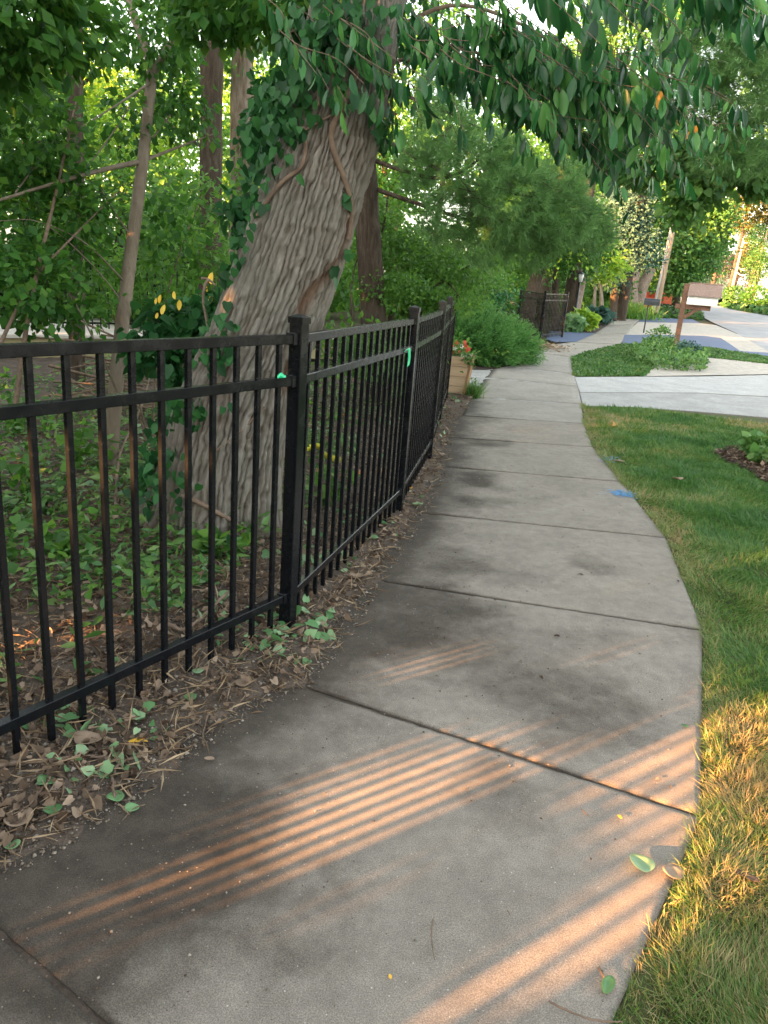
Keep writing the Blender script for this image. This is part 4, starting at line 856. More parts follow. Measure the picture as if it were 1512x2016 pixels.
# tall strap leaves beside the walk
dl = newthing('daylily_clump', 'tall bright green strap leaved clump by the walk before the wide trunks', 'plant')
c = at(1212, 622); n = 2600; P = np.column_stack([c[0] + RG.normal(size=n) * .75, c[1] + RG.normal(size=n) * 1.3, np.full(n, c[2])])
leaves('foliage', P, norm(RG.normal(size=(n, 3)) * np.array([.45, .45, .1]) + np.array([0, 0, 1])), rdir(n), .55 + .5 * RG.random(n), (T_BLADE[0] * np.array([1.1, 1, 1]), T_BLADE[1]), M['leaf_feather'], dl)
# small flower bed round the mailbox
fb_ = newthing('flower_bed', 'low tangle of green garden plants around the foot of the wooden mailbox post', 'plants')
n = 5200; poly = pxy([(1240, 700), (1290, 676), (1345, 690), (1392, 712), (1385, 733), (1300, 730), (1250, 715)]); px_ = np.array(poly)
Q = np.column_stack([RG.uniform(px_[:, 0].min(), px_[:, 0].max(), 20000), RG.uniform(px_[:, 1].min(), px_[:, 1].max(), 20000)]); Q = Q[inpoly(Q, poly)][:n]; n = len(Q)
hz_ = (.12 + .38 * fbm(Q[:, 0] * 1.5, Q[:, 1] * 1.2, 14)) * RG.random(n)
leaves('foliage', np.column_stack([Q, hz_]), norm(rdir(n) + np.array([0, 0, .5])), norm(rdir(n) + np.array([0, 0, 1])), .05 + .09 * RG.random(n), T_SMALL, M['weed'], fb_)
bushat(1300, 668, 20.5, 26, 'weed', 'wispy grey green plant left of the mailbox post', 60, .07, .9, 'plant', 'garden_plant')
bushat(1355, 688, 20.0, 24, 'spruce', 'silver green plant with pale flowers right of the mailbox post', 50, .07, .6, 'plant', 'garden_plant')

# maple twigs with small drooping leaves at upper right
mp = newthing('maple_branch', 'dark maple like branch of small leaves drooping at the right over the distant street', 'branch')
crown('foliage', [BB(1330, 310, 9, 50, .6), BB(1420, 330, 9, 50, .6), BB(1370, 370, 9, 40, .8), BB(1480, 300, 9, 45, .7), BB(1350, 410, 9, 22, 1.2), BB(1200, 300, 9.5, 40), BB(1260, 340, 9.5, 40, .6), BB(1490, 360, 9, 30)], 430, 10, .15, .085, M['maple'], mp, T_HEART, droop=1.2, seed=61)
tubes('stem', [(pline(l, 14), np.linspace(.02, .004, 14)) for l in ([(1640, 190, 9), (1500, 240, 9), (1400, 300, 9), (1350, 400, 9)], [(1400, 300, 9), (1320, 300, 9), (1220, 310, 9.3)], [(1500, 240, 9), (1500, 320, 9), (1480, 380, 9)])], M['bark_dark'], mp, 6)
# ------------------------------------------------------------------ street furniture
M['brown'] = plain('weathered_brown_wood', (.14, .075, .05), (.09, .045, .03), 8, .8, .6, 40, stretch=(1, 1, 4))
M['shingle'] = plain('brown_shingle', (.22, .165, .145), (.14, .10, .09), 22, .9, .7, 60)
M['white'] = plain('white_paint', (.70, .74, .76), (.60, .64, .66), 5, .5, .1, 30)
M['pole'] = plain('utility_pole_wood', (.40, .31, .22), (.27, .20, .14), 4, .9, .5, 30, stretch=(1, 1, .2))
M['pole_grey'] = plain('grey_pole_wood', (.38, .36, .34), (.27, .25, .24), 4, .9, .5, 30, stretch=(1, 1, .2))
M['orange'] = plain('orange_plastic', (.85, .13, .045), (.75, .10, .04), 6, .5, 0)
M['hydrant'] = plain('yellow_paint', (.80, .50, .03), (.7, .4, .03), 6, .4, 0)
M['dark_metal'] = plain('dark_metal', (.025, .035, .045), (.015, .02, .025), 10, .45, .1, 60)
M['cable'] = plain('pale_cable', (.65, .66, .66), None, 4, .5, 0)
M['pine_wood'] = plain('cedar_plank', (.50, .38, .26), (.40, .29, .19), 5, .75, .4, 60, stretch=(.4, .4, 6))
M['pine_trim'] = plain('cedar_trim', (.42, .27, .16), (.30, .18, .10), 6, .75, .4, 60, stretch=(3, 3, .4))
M['lamp'] = plain('frosted_lantern', (.62, .64, .62), None, 4, .3, 0)

def frame_at(b):
    vd = np.array([b[0], b[1], 0]); vd /= np.linalg.norm(vd); return np.array([vd[1], -vd[0], 0]), vd
b = at(1328, 693); ux, uy = frame_at(b); uz = np.array([0, 0, 1.0]); RM = Matrix((ux, uy, uz)).transposed()
def L(x, y, z, o=None): o = b if o is None else o; return tuple(o + ux * x + uy * y + uz * z)
mbx = newthing('mailbox', 'white mailbox with a shingled roof on a brown wooden post in the flower bed', 'mailbox')
MB().box(L(0, 0, .93), (.15, .15, 2.1), RM).build('post', M['brown'], mbx, bevel=.008)
MB().box(L(.27, -.001, 1.33), (.98, .11, .14), RM).build('arm', M['brown'], mbx, bevel=.006)
MB().bar(L(.06, 0, 1.0), L(.42, 0, 1.30), .09, .10).build('brace', M['brown'], mbx, bevel=.005)
MB().box(L(.50, 0, 1.405 + .13), (.84, .42, .26), RM).build('box', M['white'], mbx, bevel=.01)
MB().box(L(.925, 0, 1.405 + .12), (.012, .36, .21), RM).build('door', M['dark_metal'], mbx)
for sgn in (-1, 1):
    for k in range(4):
        y0 = sgn * (.30 - .075 * k); y1 = sgn * (.30 - .075 * (k + 1) - .02); z0 = 1.66 + .085 * k; z1 = 1.66 + .085 * (k + 1) + .03
        v4 = [L(.07, y0, z0), L(.98, y0, z0), L(.98, y1, z1), L(.07, y1, z1)]; v8 = v4 + [tuple(np.array(p) + np.array([0, 0, -.022])) for p in v4]
        mm_ = MB(); mm_.v = v8; mm_.f = [(0, 1, 2, 3), (7, 6, 5, 4), (0, 4, 5, 1), (1, 5, 6, 2), (2, 6, 7, 3), (3, 7, 4, 0)]; mm_.build('shingle_row', M['shingle'], mbx)
MB().prism([], 0, 0) if False else None
g_ = MB(); g_.v = [L(.93, -.2, 1.665), L(.93, .2, 1.665), L(.93, 0, 1.96), L(.08, -.2, 1.665), L(.08, .2, 1.665), L(.08, 0, 1.96)]; g_.f = [(0, 1, 2), (3, 5, 4), (0, 3, 4, 1), (1, 4, 5, 2), (2, 5, 3, 0)]; g_.build('gable', M['brown'], mbx)

def small_mailbox(px, py, lab, s=1.0, dx=.12):
    o = at(px, py); global ux, uy, RM
    ux, uy = frame_at(o); RM = Matrix((ux, uy, uz)).transposed(); t_ = newthing('mailbox', lab, 'mailbox')
    MB().tube([L(0, 0, -.1, o), L(0, 0, 1.1 * s, o)], .028, 8).build('post', M['dark_metal'], t_)
    n = 10; prof = [(-.12, 0), (-.12, .14)] + [(-.12 * math.cos(a), .14 + .12 * math.sin(a)) for a in np.linspace(.3, math.pi - .3, n)] + [(.12, .14), (.12, 0)]
    mm_ = MB(); k = len(prof)
    for xx in (-.30, .30):
        for (yy, zz) in prof: mm_.v.append(L(dx + xx * s, yy * s, 1.08 * s + zz * s, o))
    mm_.f = [tuple(range(k)), tuple(range(2 * k - 1, k - 1, -1))] + [(i, (i + 1) % k, k + (i + 1) % k, k + i) for i in range(k)]
    mm_.build('box', M['dark_metal'], t_)
    MB().box(L(dx + .05, -.13 * s, 1.2 * s, o), (.10, .01, .03), RM).build('flag', M['dark_metal'], t_)
small_mailbox(1267, 655, 'black mailbox on a thin black post beside the far end of the walk')
small_mailbox(1279, 606, 'tiny black mailbox far off near the orange mesh fence', 1.0, 0)

def pole(lab, base, H, r, mat, lean=0.0, grp=None, cross=None, depth_b=None):
    t_ = newthing('utility_pole', lab, 'utility pole', grp); o = at(*base) if depth_b is None else depth_b
    a = np.array(o); tp_ = a + np.array([lean, 0, H]); tubes('shaft', [(np.linspace(a - np.array([0, 0, .3]), tp_, 8), np.linspace(r, r * .7, 8))], mat, t_, 10)
    if cross: 
        ux_, uy_ = frame_at(a); c = a + (tp_ - a) * cross; MB().bar(tuple(c - ux_ * 1.2), tuple(c + ux_ * 1.2), .12, .12).build('crossarm', mat, t_)
        for k in (-1, -.5, .5, 1): MB().tube([tuple(c + ux_ * 1.1 * k + uz * .06), tuple(c + ux_ * 1.1 * k + uz * .22)], .05, 6).build('insulator', M['cable'], t_)
    return a, tp_
pole('tan wooden utility pole by the walk with dark foliage round its upper part', (1291, 624), 9.0, .12, M['pole'], .25)
pole('thinner grey pole standing close to the left side of the tan utility pole', (1283, 624), 8.0, .085, M['pole_grey'], .35)
D1 = dep(1436, 588, 96); D1[2] = zt(D1[1]); D2 = at(1464, 604)
a1, t1 = pole('grey utility pole, left one of the two at the right of the street', None, 8.0, .19, M['pole_grey'], .3, depth_b=D1)
a2, t2 = pole('tan utility pole with a crossarm, right one of the two at the far verge', None, 11.5, .17, M['pole'], 1.3, cross=.94, depth_b=D2)
cw = newthing('overhead_wires', 'pale sagging wires strung between the two far utility poles', 'wires')
def sag(p, q, s_, n=14): u = np.linspace(0, 1, n)[:, None]; P = p + (q - p) * u; P[:, 2] -= (4 * s_ * u * (1 - u))[:, 0]; return P
A1 = a1 + (t1 - a1) * .60; A2 = a2 + (t2 - a2) * .49
wl_ = [(sag(A1, A2, .9), .05), (sag(A1 - uz * .7, A2 - uz * .3, .9), .05), (sag(A1 - uz * .3, A2 + uz * .1, .5), .03)]
E1 = A2 + np.array([14, -10, -.3])
wl_ += [(sag(A2, E1, 1.0), .05), (sag(A2 - uz * .3, E1 - uz * .5, 1.2), .05), (sag(A2 + uz * .2, E1 + uz * .6, .7), .03)]
for pw, rw in wl_: tubes('wire', [(pw, rw)], M['cable'], cw, 5)

of = newthing('orange_mesh_fence', 'orange plastic mesh safety fence strung behind the utility pole and tree trunks', 'fence')
opts = [at(1160, 600), at(1205, 606), at(1262, 608), at(1302, 606), at(1332, 608)]
for p in opts: MB().box((p[0], p[1], p[2] + .6), (.06, .06, 1.3)).build('stake', M['brown'], of)
nb = MB()
for a, c in zip(opts[:-1], opts[1:]):
    Ln = np.linalg.norm(c - a); k = max(2, int(Ln / .14))
    for h_ in np.arange(.12, 1.25, .10): nb.bar(tuple(a + uz * h_), tuple(c + uz * h_), .012, .062)
    for j in range(k): p = a + (c - a) * j / k; nb.box((p[0], p[1], p[2] + .66), (.055, .012, 1.15))
nb.build('netting', M['orange'], of)['kind'] = 'stuff'

hy = newthing('fire_hydrant', 'small yellow fire hydrant on the far verge', 'hydrant'); o = at(1441, 603)
o[2] -= .03; tubes('barrel', [(np.array([o + uz * z for z in (0, .06, .07, .55, .60, .61, .66)]), [.20, .20, .14, .14, .19, .19, .15])], M['hydrant'], hy, 12)
tubes('bonnet', [(np.array([o + uz * z for z in (.66, .74, .80, .86, .87)]), [.16, .13, .08, .04, .005])], M['hydrant'], hy, 12)
for sgn in (-1, 1): tubes('outlet', [(np.array([o + uz * .45 + ux * sgn * k for k in (.1, .24, .25)]), [.08, .08, .01])], M['hydrant'], hy, 10)

lp = newthing('lamp_post', 'thin dark lamp post with a pale lantern beside the pale hostas', 'lamp post'); o = at(1128, 648)
tubes('post', [(np.array([o - uz * .1, o + uz * .05, o + uz * .06, o + uz * 1.75]), [.07, .07, .04, .035])], M['dark_metal'], lp, 10)
tubes('lantern', [(np.array([o + uz * z for z in (1.75, 1.78, 2.02, 2.06)]), [.05, .09, .12, .04])], M['lamp'], lp, 6)
tubes('cap', [(np.array([o + uz * z for z in (2.05, 2.07, 2.14)]), [.13, .12, .01])], M['dark_metal'], lp, 6)
for i, (px, py, h_) in enumerate(((1313, 588, 1.6), (1330, 592, 2.6), (1322, 590, 1.4))):
    o = at(px, py + 14); t_ = MB().box((o[0], o[1], o[2] + h_ / 2), (.16, .16, h_)).build('white_post', M['white'], None, bevel=.01); tag(t_, ['short white post, left of three behind the orange mesh', 'tallest white post behind the right end of the orange mesh', 'short white post, middle one of three behind the orange mesh'][i], 'post')

# planter
pl = newthing('planter', 'tapered wooden planter box of pale planks just past the end of the black fence', 'planter')
pr = at(913, 781); ux, uy = frame_at(pr); H_ = .58; WB, WT, DB, DT = .42, .56, .40, .54
def PC(s, t_, z):   # s 0..1 left-right, t_ 0..1 front-back
    k = z / H_; wd = WB + (WT - WB) * k; dd_ = DB + (DT - DB) * k; c0 = -WB / 2
    return pr + ux * (c0 + (s - .5) * wd) + uy * (DB / 2 + (t_ - .5) * dd_) + uz * z
def slabp(name, q, th_, mat):
    q = [np.array(k) for k in q]; n_ = np.cross(q[1] - q[0], q[3] - q[0]); n_ = n_ / np.linalg.norm(n_) * th_
    mm_ = MB(); mm_.v = [tuple(k) for k in q] + [tuple(k + n_) for k in q]; mm_.f = [(0, 1, 2, 3), (7, 6, 5, 4), (0, 4, 5, 1), (1, 5, 6, 2), (2, 6, 7, 3), (3, 7, 4, 0)]; return mm_.build(name, mat, pl, bevel=.003)
for (f0, f1) in (((0, 0), (1, 0)), ((1, 0), (1, 1)), ((1, 1), (0, 1)), ((0, 1), (0, 0))):
    for k in range(4): z0, z1 = H_ * k / 4 + .004, H_ * (k + 1) / 4 - .002; slabp('plank', [PC(*f0, z0), PC(*f1, z0), PC(*f1, z1), PC(*f0, z1)], -.02, M['pine_wood'])
for (s_, t_) in ((0, 0), (1, 0), (1, 1), (0, 1)):
    a_ = PC(s_, t_, 0); c_ = PC(s_, t_, H_ + .01); MB().bar(tuple(a_), tuple(c_), .045, .045).build('corner_trim', M['pine_trim'], pl)
slabp('compost', [PC(.06, .06, H_ - .05), PC(.94, .06, H_ - .05), PC(.94, .94, H_ - .05), PC(.06, .94, H_ - .05)], .01, M['mulch'])
fl = newthing('flowering_plant', 'red and white impatiens spilling over the rim of the wooden planter', 'flowers')
crown('foliage', [tuple(PC(.75, .3, H_ + .03)) + (.17, .2, .09), tuple(PC(.95, .0, H_ - .01)) + (.09, .09, .09), tuple(PC(.3, .4, H_ + .06)) + (.2, .2, .1)], 60, 10, .05, .05, M['weed'], fl, seed=71)
def flower_me(mat, nm):
    V = [(0, 0, 0)]; Fq = []
    for k in range(5):
        a = k * 2 * math.pi / 5; b0 = len(V)
        for da, r in ((-.5, .6), (-.25, 1.0), (.25, 1.0), (.5, .6)): V.append((r * math.cos(a + da), r * math.sin(a + da), .12 * r))
        Fq += [(0, b0, b0 + 1), (0, b0 + 1, b0 + 2), (0, b0 + 2, b0 + 3)]
    o = npmesh(nm, np.array(V), [np.array(Fq)], mat, None); me = o.data; bpy.data.objects.remove(o); return me
FR, FW = flower_me(M['petal_red'], 'red_flower'), flower_me(M['petal_white'], 'white_flower')
for (px, py, c) in ((900, 675, 'r'), (917, 681, 'r'), (919, 690, 'r'), (905, 693, 'r'), (931, 702, 'r'), (921, 712, 'r'), (923, 687, 'r'), (909, 682, 'w'), (921, 700, 'w'), (928, 699, 'w'), (915, 674, 'r'), (912, 700, 'w'), (924, 706, 'w'), (896, 686, 'w'), (890, 680, 'r'), (893, 694, 'r')):
    p = dep(px, py, 11.05 + RG.random() * .12); o = bpy.data.objects.new('flower', FR if c == 'r' else FW); COL.objects.link(o); o.parent = fl; o.location = p; o.scale = (.034,) * 3
    o.rotation_euler = (rad(70 + RG.normal() * 20), RG.normal() * .3, RG.normal() * .4)

# tapes on the fence, straps on the ground
def on_fence(px, py, a, b_, off=.0):
    u2 = (b_ - a) / np.linalg.norm(b_ - a); nn = np.array([u2[1], -u2[0], 0]); d = ray(px, py); aa = np.array([*a, 0]) + nn * off
    t_ = ((aa - np.array([0, 0, EYE])) @ nn) / (d @ nn); return d * t_ + np.array([0, 0, EYE])
f0 = on_fence(547, 745, P0, P1, .012); f1 = on_fence(560, 744, P0, P1, .012); f2 = on_fence(560, 752, P0, P1, .032)
ribbon('green_tape', [f0 + np.array([0, 0, -.01]), f0, (f0 + f1) / 2 + np.array([0, 0, .012]), f1, f1 + (f1 - f0) * .2], .022, M['green_tape'], 'bright green tape tied round a picket left of the nearest fence post', 'tape')
g0 = on_fence(803, 690, P1, P2, .035)
ribbon('green_ribbon', [g0 + np.array([-.02, -.05, .0]), g0 + np.array([0.005, 0, .012]), g0 + np.array([.012, .03, -.02]), g0 + np.array([.015, .04, -.06]), g0 + np.array([.012, .02, -.10])], .05, M['green_tape'], 'bright green ribbon hanging from the fence rail beside the second post', 'ribbon', (.3, .9, .2))
ribbon('yellow_tape', [at(600, 925) + uz * .18, at(622, 922) + uz * .2, at(640, 933) + uz * .16, at(668, 938) + uz * .14, at(552, 935) + uz * .16][:4], .05, M['yellow_tape'], 'yellow plastic tape lying in the leaves behind the second fence panel', 'tape')

# ------------------------------------------------------------------ ground litter
def szat(px, py):
    p = at(px, py, .02); z = soilz(p[None, :2])[0]; return np.array([p[0], p[1], max(z, 0.0)])
def sample_soil(n, lo, hi, yr, rg):
    out = []; k = 0
    while k < n:
        Q = np.column_stack([rg.uniform(-6, 1.3, 4 * n), rg.uniform(yr[0], yr[1], 4 * n)]); s_ = sdist(Q, SOIL); dist = np.hypot(Q[:, 0], Q[:, 1])
        m_ = (s_ > lo) & (s_ < hi) & (rg.random(len(Q)) < 3.2 / np.maximum(dist, 1.6) ** 1.3) & (np.abs(Q[:, 0]) < Q[:, 1] * .62 + .7); Q = Q[m_]; out.append(Q); k += len(Q)
    Q = np.concatenate(out)[:n]; return Q
def scatter(name, n, lo, hi, yr, size, tmpl, mat, lift, upn, lab, cat, seed, clump=0, szj=.5):
    rg = np.random.default_rng(seed); Q = sample_soil(n, lo, hi, yr, rg)
    if clump: Q = Q[fbm(Q[:, 0] * clump, Q[:, 1] * clump, seed) > .47]
    n = len(Q); z = soilz(Q) + .004 + lift * rg.random(n) ** 2
    tp_ = rdir(n, rg) * np.array([1, 1, .35]); nr = norm(rdir(n, rg) * (1 - upn) + np.array([0, 0, upn]))
    o = leaves(name, np.column_stack([Q, np.maximum(z, 0.003)]), tp_, nr, size * (1 - szj + 2 * szj * rg.random(n) ** 1.5), tmpl, mat); tag(o, lab, cat); return o
T_DEAD = (T_HEART[0] * np.array([.75, 1, 1]) + np.array([[0, 0, 0], [0, 0, .16], [0, 0, .22], [0, 0, -.06], [0, 0, .2], [0, 0, .08], [0, 0, .25], [0, 0, .1], [0, 0, 0]]), T_HEART[1])
scatter('leaf_litter', 10000, .03, 4.5, (.3, 12), .036, T_DEAD, M['dead'], .03, .5, 'brown dead leaf litter over the soil on both sides of the fence', 'leaf litter', 301)
scatter('leaf_clippings', 4600, .06, 3.2, (.3, 12), .05, T_HEART, M['clip'], .05, .5, 'pale green cut ivy leaves scattered over the soil along the fence', 'clippings', 302, 2.2)
scatter('dry_straw', 13000, -.02, 3.6, (.3, 12), .085, (T_LONG[0] * np.array([.18, 1, 1]), T_LONG[1]), M['straw'], .04, .4, 'thin dry stems and straw lying along the foot of the fence', 'straw', 303)
scatter('ground_cover', 13000, .75, 5.5, (2.2, 12), .085, (T_LONG[0] * np.array([1.3, 1, 1]), T_LONG[1]), M['weed'], .16, .35, 'low green weeds and grass growing behind the fence', 'ground cover', 304, 1.3)
scatter('low_leaves', 2600, .9, 6, (2.8, 12), .05, T_HEART, M['leaf_wood'], .22, .5, 'low broad leaved plants covering the ground behind the fence', 'ground cover', 305, 1.0)
# pebbles and crumbs of soil on soil and walk
rgp = np.random.default_rng(9)
def pebbles(name, Q, z, size, mat, lab, cat):
    n = len(Q); base = np.array([[1, 0, 0], [-1, 0, 0], [0, 1, 0], [0, -1, 0], [0, 0, .7], [0, 0, -.7]], float); Fq = np.array([[0, 2, 4], [2, 1, 4], [1, 3, 4], [3, 0, 4], [2, 0, 5], [1, 2, 5], [3, 1, 5], [0, 3, 5]])
    V = base[None] * (size[:, None, None] * (.6 + .8 * rgp.random((n, 6, 1)))) ; a = rgp.random(n) * 6.28; c, s_ = np.cos(a)[:, None], np.sin(a)[:, None]
    V = np.stack([V[..., 0] * c - V[..., 1] * s_, V[..., 0] * s_ + V[..., 1] * c, V[..., 2]], -1) + np.column_stack([Q, z])[:, None]
    o = npmesh(name, V.reshape(-1, 3), [(np.arange(n)[:, None, None] * 6 + Fq[None]).reshape(-1, 3)], mat, None, False, {'rnd': np.repeat(rgp.random(n), 6)}, 'stuff'); return tag(o, lab, cat)
M['pebble'] = leafmat('pebble', [(.06, .045, .035), (.10, .08, .065), (.16, .135, .11), (.30, .27, .24)], .9, 0, .2)
Q = sample_soil(22000, -.04, .8, (.3, 12), rgp); pebbles('soil_crumbs', Q, np.maximum(soilz(Q), 0) + .003, .0025 + .009 * rgp.random(len(Q)) ** 5, M['pebble'], 'small pebbles and crumbs of dirt along the edge of the walk', 'pebbles')
n = 16000; Q = np.column_stack([rgp.uniform(-1.2, 2.4, n), rgp.uniform(.9, 9.5, n)]); s_ = -sdist(Q, SOIL); dk = damp(Q); Q = Q[(s_ > 0) & (s_ < 1.6) & (rgp.random(n) < .10 + .9 * np.clip(dk, 0, 1) + np.exp(-s_ / .2))]
pebbles('walk_crumbs', Q, np.full(len(Q), .002), .0018 + .0035 * rgp.random(len(Q)) ** 3, M['pebble'], 'tiny dirt crumbs sprinkled over the concrete walk', 'dirt')

def gleaf(name, px, py, size, mat, rot, lab, tm=T_HEART, curl=.25, z=.006, rnd=.5, sub=3, cat='leaf', tilt=0):
    size = size * 1.35; p = szat(px, py); TV, TF = tm; V = TV.copy(); V[:, 2] += curl * (V[:, 0] ** 2 * 3 + (V[:, 1] - .5) ** 2) + .05 * RG.normal(size=len(V)); a = rad(rot)
    V = V * size; V[:, 2] -= V[:, 2].min(); yy = V[:, 1] * math.cos(rad(tilt)); V[:, 2] += V[:, 1] * math.sin(rad(tilt))
    V = np.column_stack([V[:, 0] * math.cos(a) - yy * math.sin(a), V[:, 0] * math.sin(a) + yy * math.cos(a), V[:, 2]]) + p + np.array([0, 0, z])
    o = npmesh(name, V, TF, mat, None, True, {'rnd': np.full(len(V), rnd)}); md = o.modifiers.new('s', 'SUBSURF'); md.levels = md.render_levels = 1; md2 = o.modifiers.new('t', 'SOLIDIFY'); md2.thickness = .0012
    return tag(o, lab, cat)
Lf = [('dead_leaf', 150, 1480, .075, 'dead', -60, 'large curled tan dead leaf below the fence at lower left', .8, T_HEART), ('dead_leaf', 222, 1500, .065, 'dead', 20, 'rounded pinkish grey dead leaf right of the large tan one', .95, T_HEART),
      ('yellow_leaf', 250, 1468, .055, 'yellow_leaf', -80, 'narrow yellow leaf lying above the rounded grey one', .8, T_OVAL), ('dead_leaf', 42, 1628, .075, 'dead', 40, 'broad grey brown dead leaf at the lower left edge', .85, T_HEART),
      ('dead_leaf', 135, 1235, .10, 'dead', -50, 'pale flat dead leaf behind the third visible picket', 1.0, T_OVAL), ('dead_leaf', 250, 1198, .07, 'dead', -80, 'tan oval dead leaf behind the fence in front of the trunk', .8, T_OVAL),
      ('dead_leaf', 482, 1362, .06, 'dead', 30, 'crumpled light brown leaf on the bare soil left of the nearest post foot', .75, T_HEART), ('dead_leaf', 697, 1140, .08, 'dead', -30, 'pinkish crumpled leaf at the foot of the second fence panel', .85, T_HEART),
      ('dead_leaf', 178, 1170, .07, 'dead', 10, 'pale standing leaf scrap behind the fence', 1.0, T_HEART), ('fallen_leaf', 1278, 1712, .062, 'clip', 30, 'large pale green leaf lying at the edge of the grass on the walk', .95, T_HEART),
      ('dead_leaf', 1318, 1722, .055, 'dead', -50, 'curled brown leaf tucked against the pale green one', .9, T_HEART), ('fallen_leaf', 1190, 1955, .055, 'clip', -30, 'green brown leaf by the grass near the bottom edge', .3, T_OVAL),
      ('green_leaf', 225, 1575, .05, 'clip', 10, 'green ivy leaf at the end of the small forked stick', .5, T_HEART), ('green_leaf', 248, 1590, .035, 'clip', -60, 'smaller green leaf right of the forked stick', .6, T_HEART),
      ('green_leaf', 75, 1552, .05, 'clip', -70, 'broad green leaf on the soil near the left edge', .5, T_HEART), ('green_leaf', 95, 1605, .045, 'clip', -20, 'green leaf with a trailing stem near the left edge', .35, T_HEART), ('green_leaf', 30, 1668, .04, 'clip', 60, 'small green leaf at the lower left edge', .7, T_HEART),
      ('green_leaf', 122, 1435, .05, 'clip', 0, 'green leaf beneath the second visible picket', .6, T_HEART), ('green_leaf', 395, 1335, .04, 'clip', 60, 'pale green leaf between two picket feet', .9, T_HEART), ('green_leaf', 375, 1385, .045, 'clip', 20, 'green leaf on the soil below the bottom rail', .4, T_HEART),
      ('green_leaf', 740, 1068, .07, 'clip', 70, 'green leaf cluster lying at the foot of the second fence panel', .6, T_HEART), ('yellow_leaf', 808, 968, .08, 'yellow_leaf', 10, 'yellow leaf lying just beyond the second fence post', .4, T_OVAL), ('green_leaf', 812, 995, .08, 'clip', -60, 'grey green leaf lying just beyond the second fence post', .9, T_HEART),
      ('green_leaf', 1357, 1428, .026, 'clip', 40, 'small green leaf on the walk near the right joint end', .2, T_OVAL), ('green_leaf', 1393, 1478, .03, 'clip', -40, 'small yellow green leaf on the grass edge', .9, T_OVAL), ('leaf_scrap', 1227, 1606, .018, 'yellow_leaf', 30, 'tiny yellow scrap on the walk below the long joint', .9, T_OVAL),
      ('leaf_scrap', 1292, 1528, .02, 'dead', -60, 'small tan chip on the walk above the joint', .9, T_OVAL), ('leaf_scrap', 770, 1920, .012, 'yellow_leaf', 10, 'tiny yellow scrap near the bottom of the walk', .9, T_OVAL), ('leaf_scrap', 400, 1490, .03, 'dead', -80, 'small light brown chip at the edge of the soil', .85, T_OVAL),
      ('dead_leaf', 1340, 945, .09, 'dead', 30, 'brown dead leaf in the grass beyond the blue paint marks', .95, T_HEART), ('dead_leaf', 1232, 910, .10, 'dead', 80, 'pale flat scrap on the grass edge by the upper blue mark', 1.0, T_OVAL), ('dead_leaf', 1500, 1735, .06, 'dead', 50, 'brown leaf in the grass at the right edge', .3, T_OVAL),
      ('leaf_scrap', 1150, 1130, .03, 'dead', 60, 'small dark brown scrap on the middle of the walk', .1, T_OVAL), ('leaf_scrap', 1070, 1332, .025, 'dead', 20, 'small dark scrap on the walk above the long joint', .05, T_OVAL), ('leaf_scrap', 1090, 1250, .03, 'dead', -70, 'small greenish brown leaf on the damp part of the walk', .0, T_OVAL),
      ('leaf_scrap', 1337, 1142, .025, 'dead', 0, 'tiny dark scrap near the grass edge', .05, T_OVAL)]
for nm, px, py, s_, mt, rt, lab, rn, tm in Lf: gleaf(nm, px, py, s_, M[mt], rt, lab, tm, rnd=rn, cat='leaf')
rgm = np.random.default_rng(44)
def stick(pts, r, lab, mat='twig', cat='stick', lift=.012, branches=(), z0=None):
    P = [szat(px, py) + uz * (lift + (h_ if len(q) > 2 else 0)) for q in pts for px, py, h_ in [(q[0], q[1], q[2] if len(q) > 2 else 0)]]
    Pl = smooth_line(P, 18) + rgm.normal(size=(18, 3)) * r * .25; l_ = [(Pl, np.linspace(r, r * .55, 18) * (1 + .2 * rgm.normal(size=18).clip(-1, 1)))]
    for bpts in branches: l_.append((smooth_line([szat(px, py) + uz * lift for px, py in bpts], 10), np.linspace(r * .6, r * .3, 10)))
    return tag(tubes('stick', l_, M[mat], None, 7), lab, cat)
stick([(-20, 1526), (60, 1520), (140, 1505), (205, 1496)], .0085, 'thick brown stick lying across the soil below the fence at lower left', 'vine')
stick([(290, 1492), (240, 1500), (222, 1530), (225, 1568)], .006, 'bent brown stick curving down beside the rounded grey leaf', 'vine')
stick([(100, 1545), (60, 1590), (5, 1622)], .004, 'thin brown stick slanting to the lower left edge', branches=[[(0, 1560), (10, 1600), (20, 1630)]])
stick([(285, 1580), (262, 1588), (240, 1612)], .002, 'fine forked twig at the edge of the dark soil')
stick([(410, 1405), (400, 1440), (402, 1465)], .003, 'short thin curved twig on the soil below the bottom rail')
stick([(20, 1135), (95, 1118), (165, 1082), (215, 1066), (265, 1038), (292, 1005)], .011, 'long thin pale branch lying behind the fence', 'vine', branches=[[(215, 1066), (180, 1076), (150, 1090)]])
stick([(330, 1252, .02), (360, 1258, .01), (400, 1238, .03), (440, 1205, .05), (450, 1195, .05)], .011, 'thick curved brown stick behind the fence at the foot of the trunk', 'vine')
stick([(853, 1805), (850, 1840), (856, 1885)], .0022, 'single thin brown twig lying on the walk near the bottom', 'vine')
stick([(1080, 1966), (1130, 1990), (1180, 2004), (1228, 2008)], .003, 'thin curved stick reaching from the grass over the bottom of the walk', 'vine')
stick([(1180, 1900), (1190, 1920)], .004, 'stubby brown twig at the edge of the grass near the bottom', 'vine')
stick([(1146, 1590), (1158, 1602)], .003, 'short brown twig just below the long joint', 'vine')
stick([(215, 1415), (225, 1440), (150, 1450)], .005, 'small broken brown stick by the foot of the second picket', 'vine')
stick([(1000, 1788), (1006, 1798)], .0015, 'tiny twig in the middle of the nearest slab')
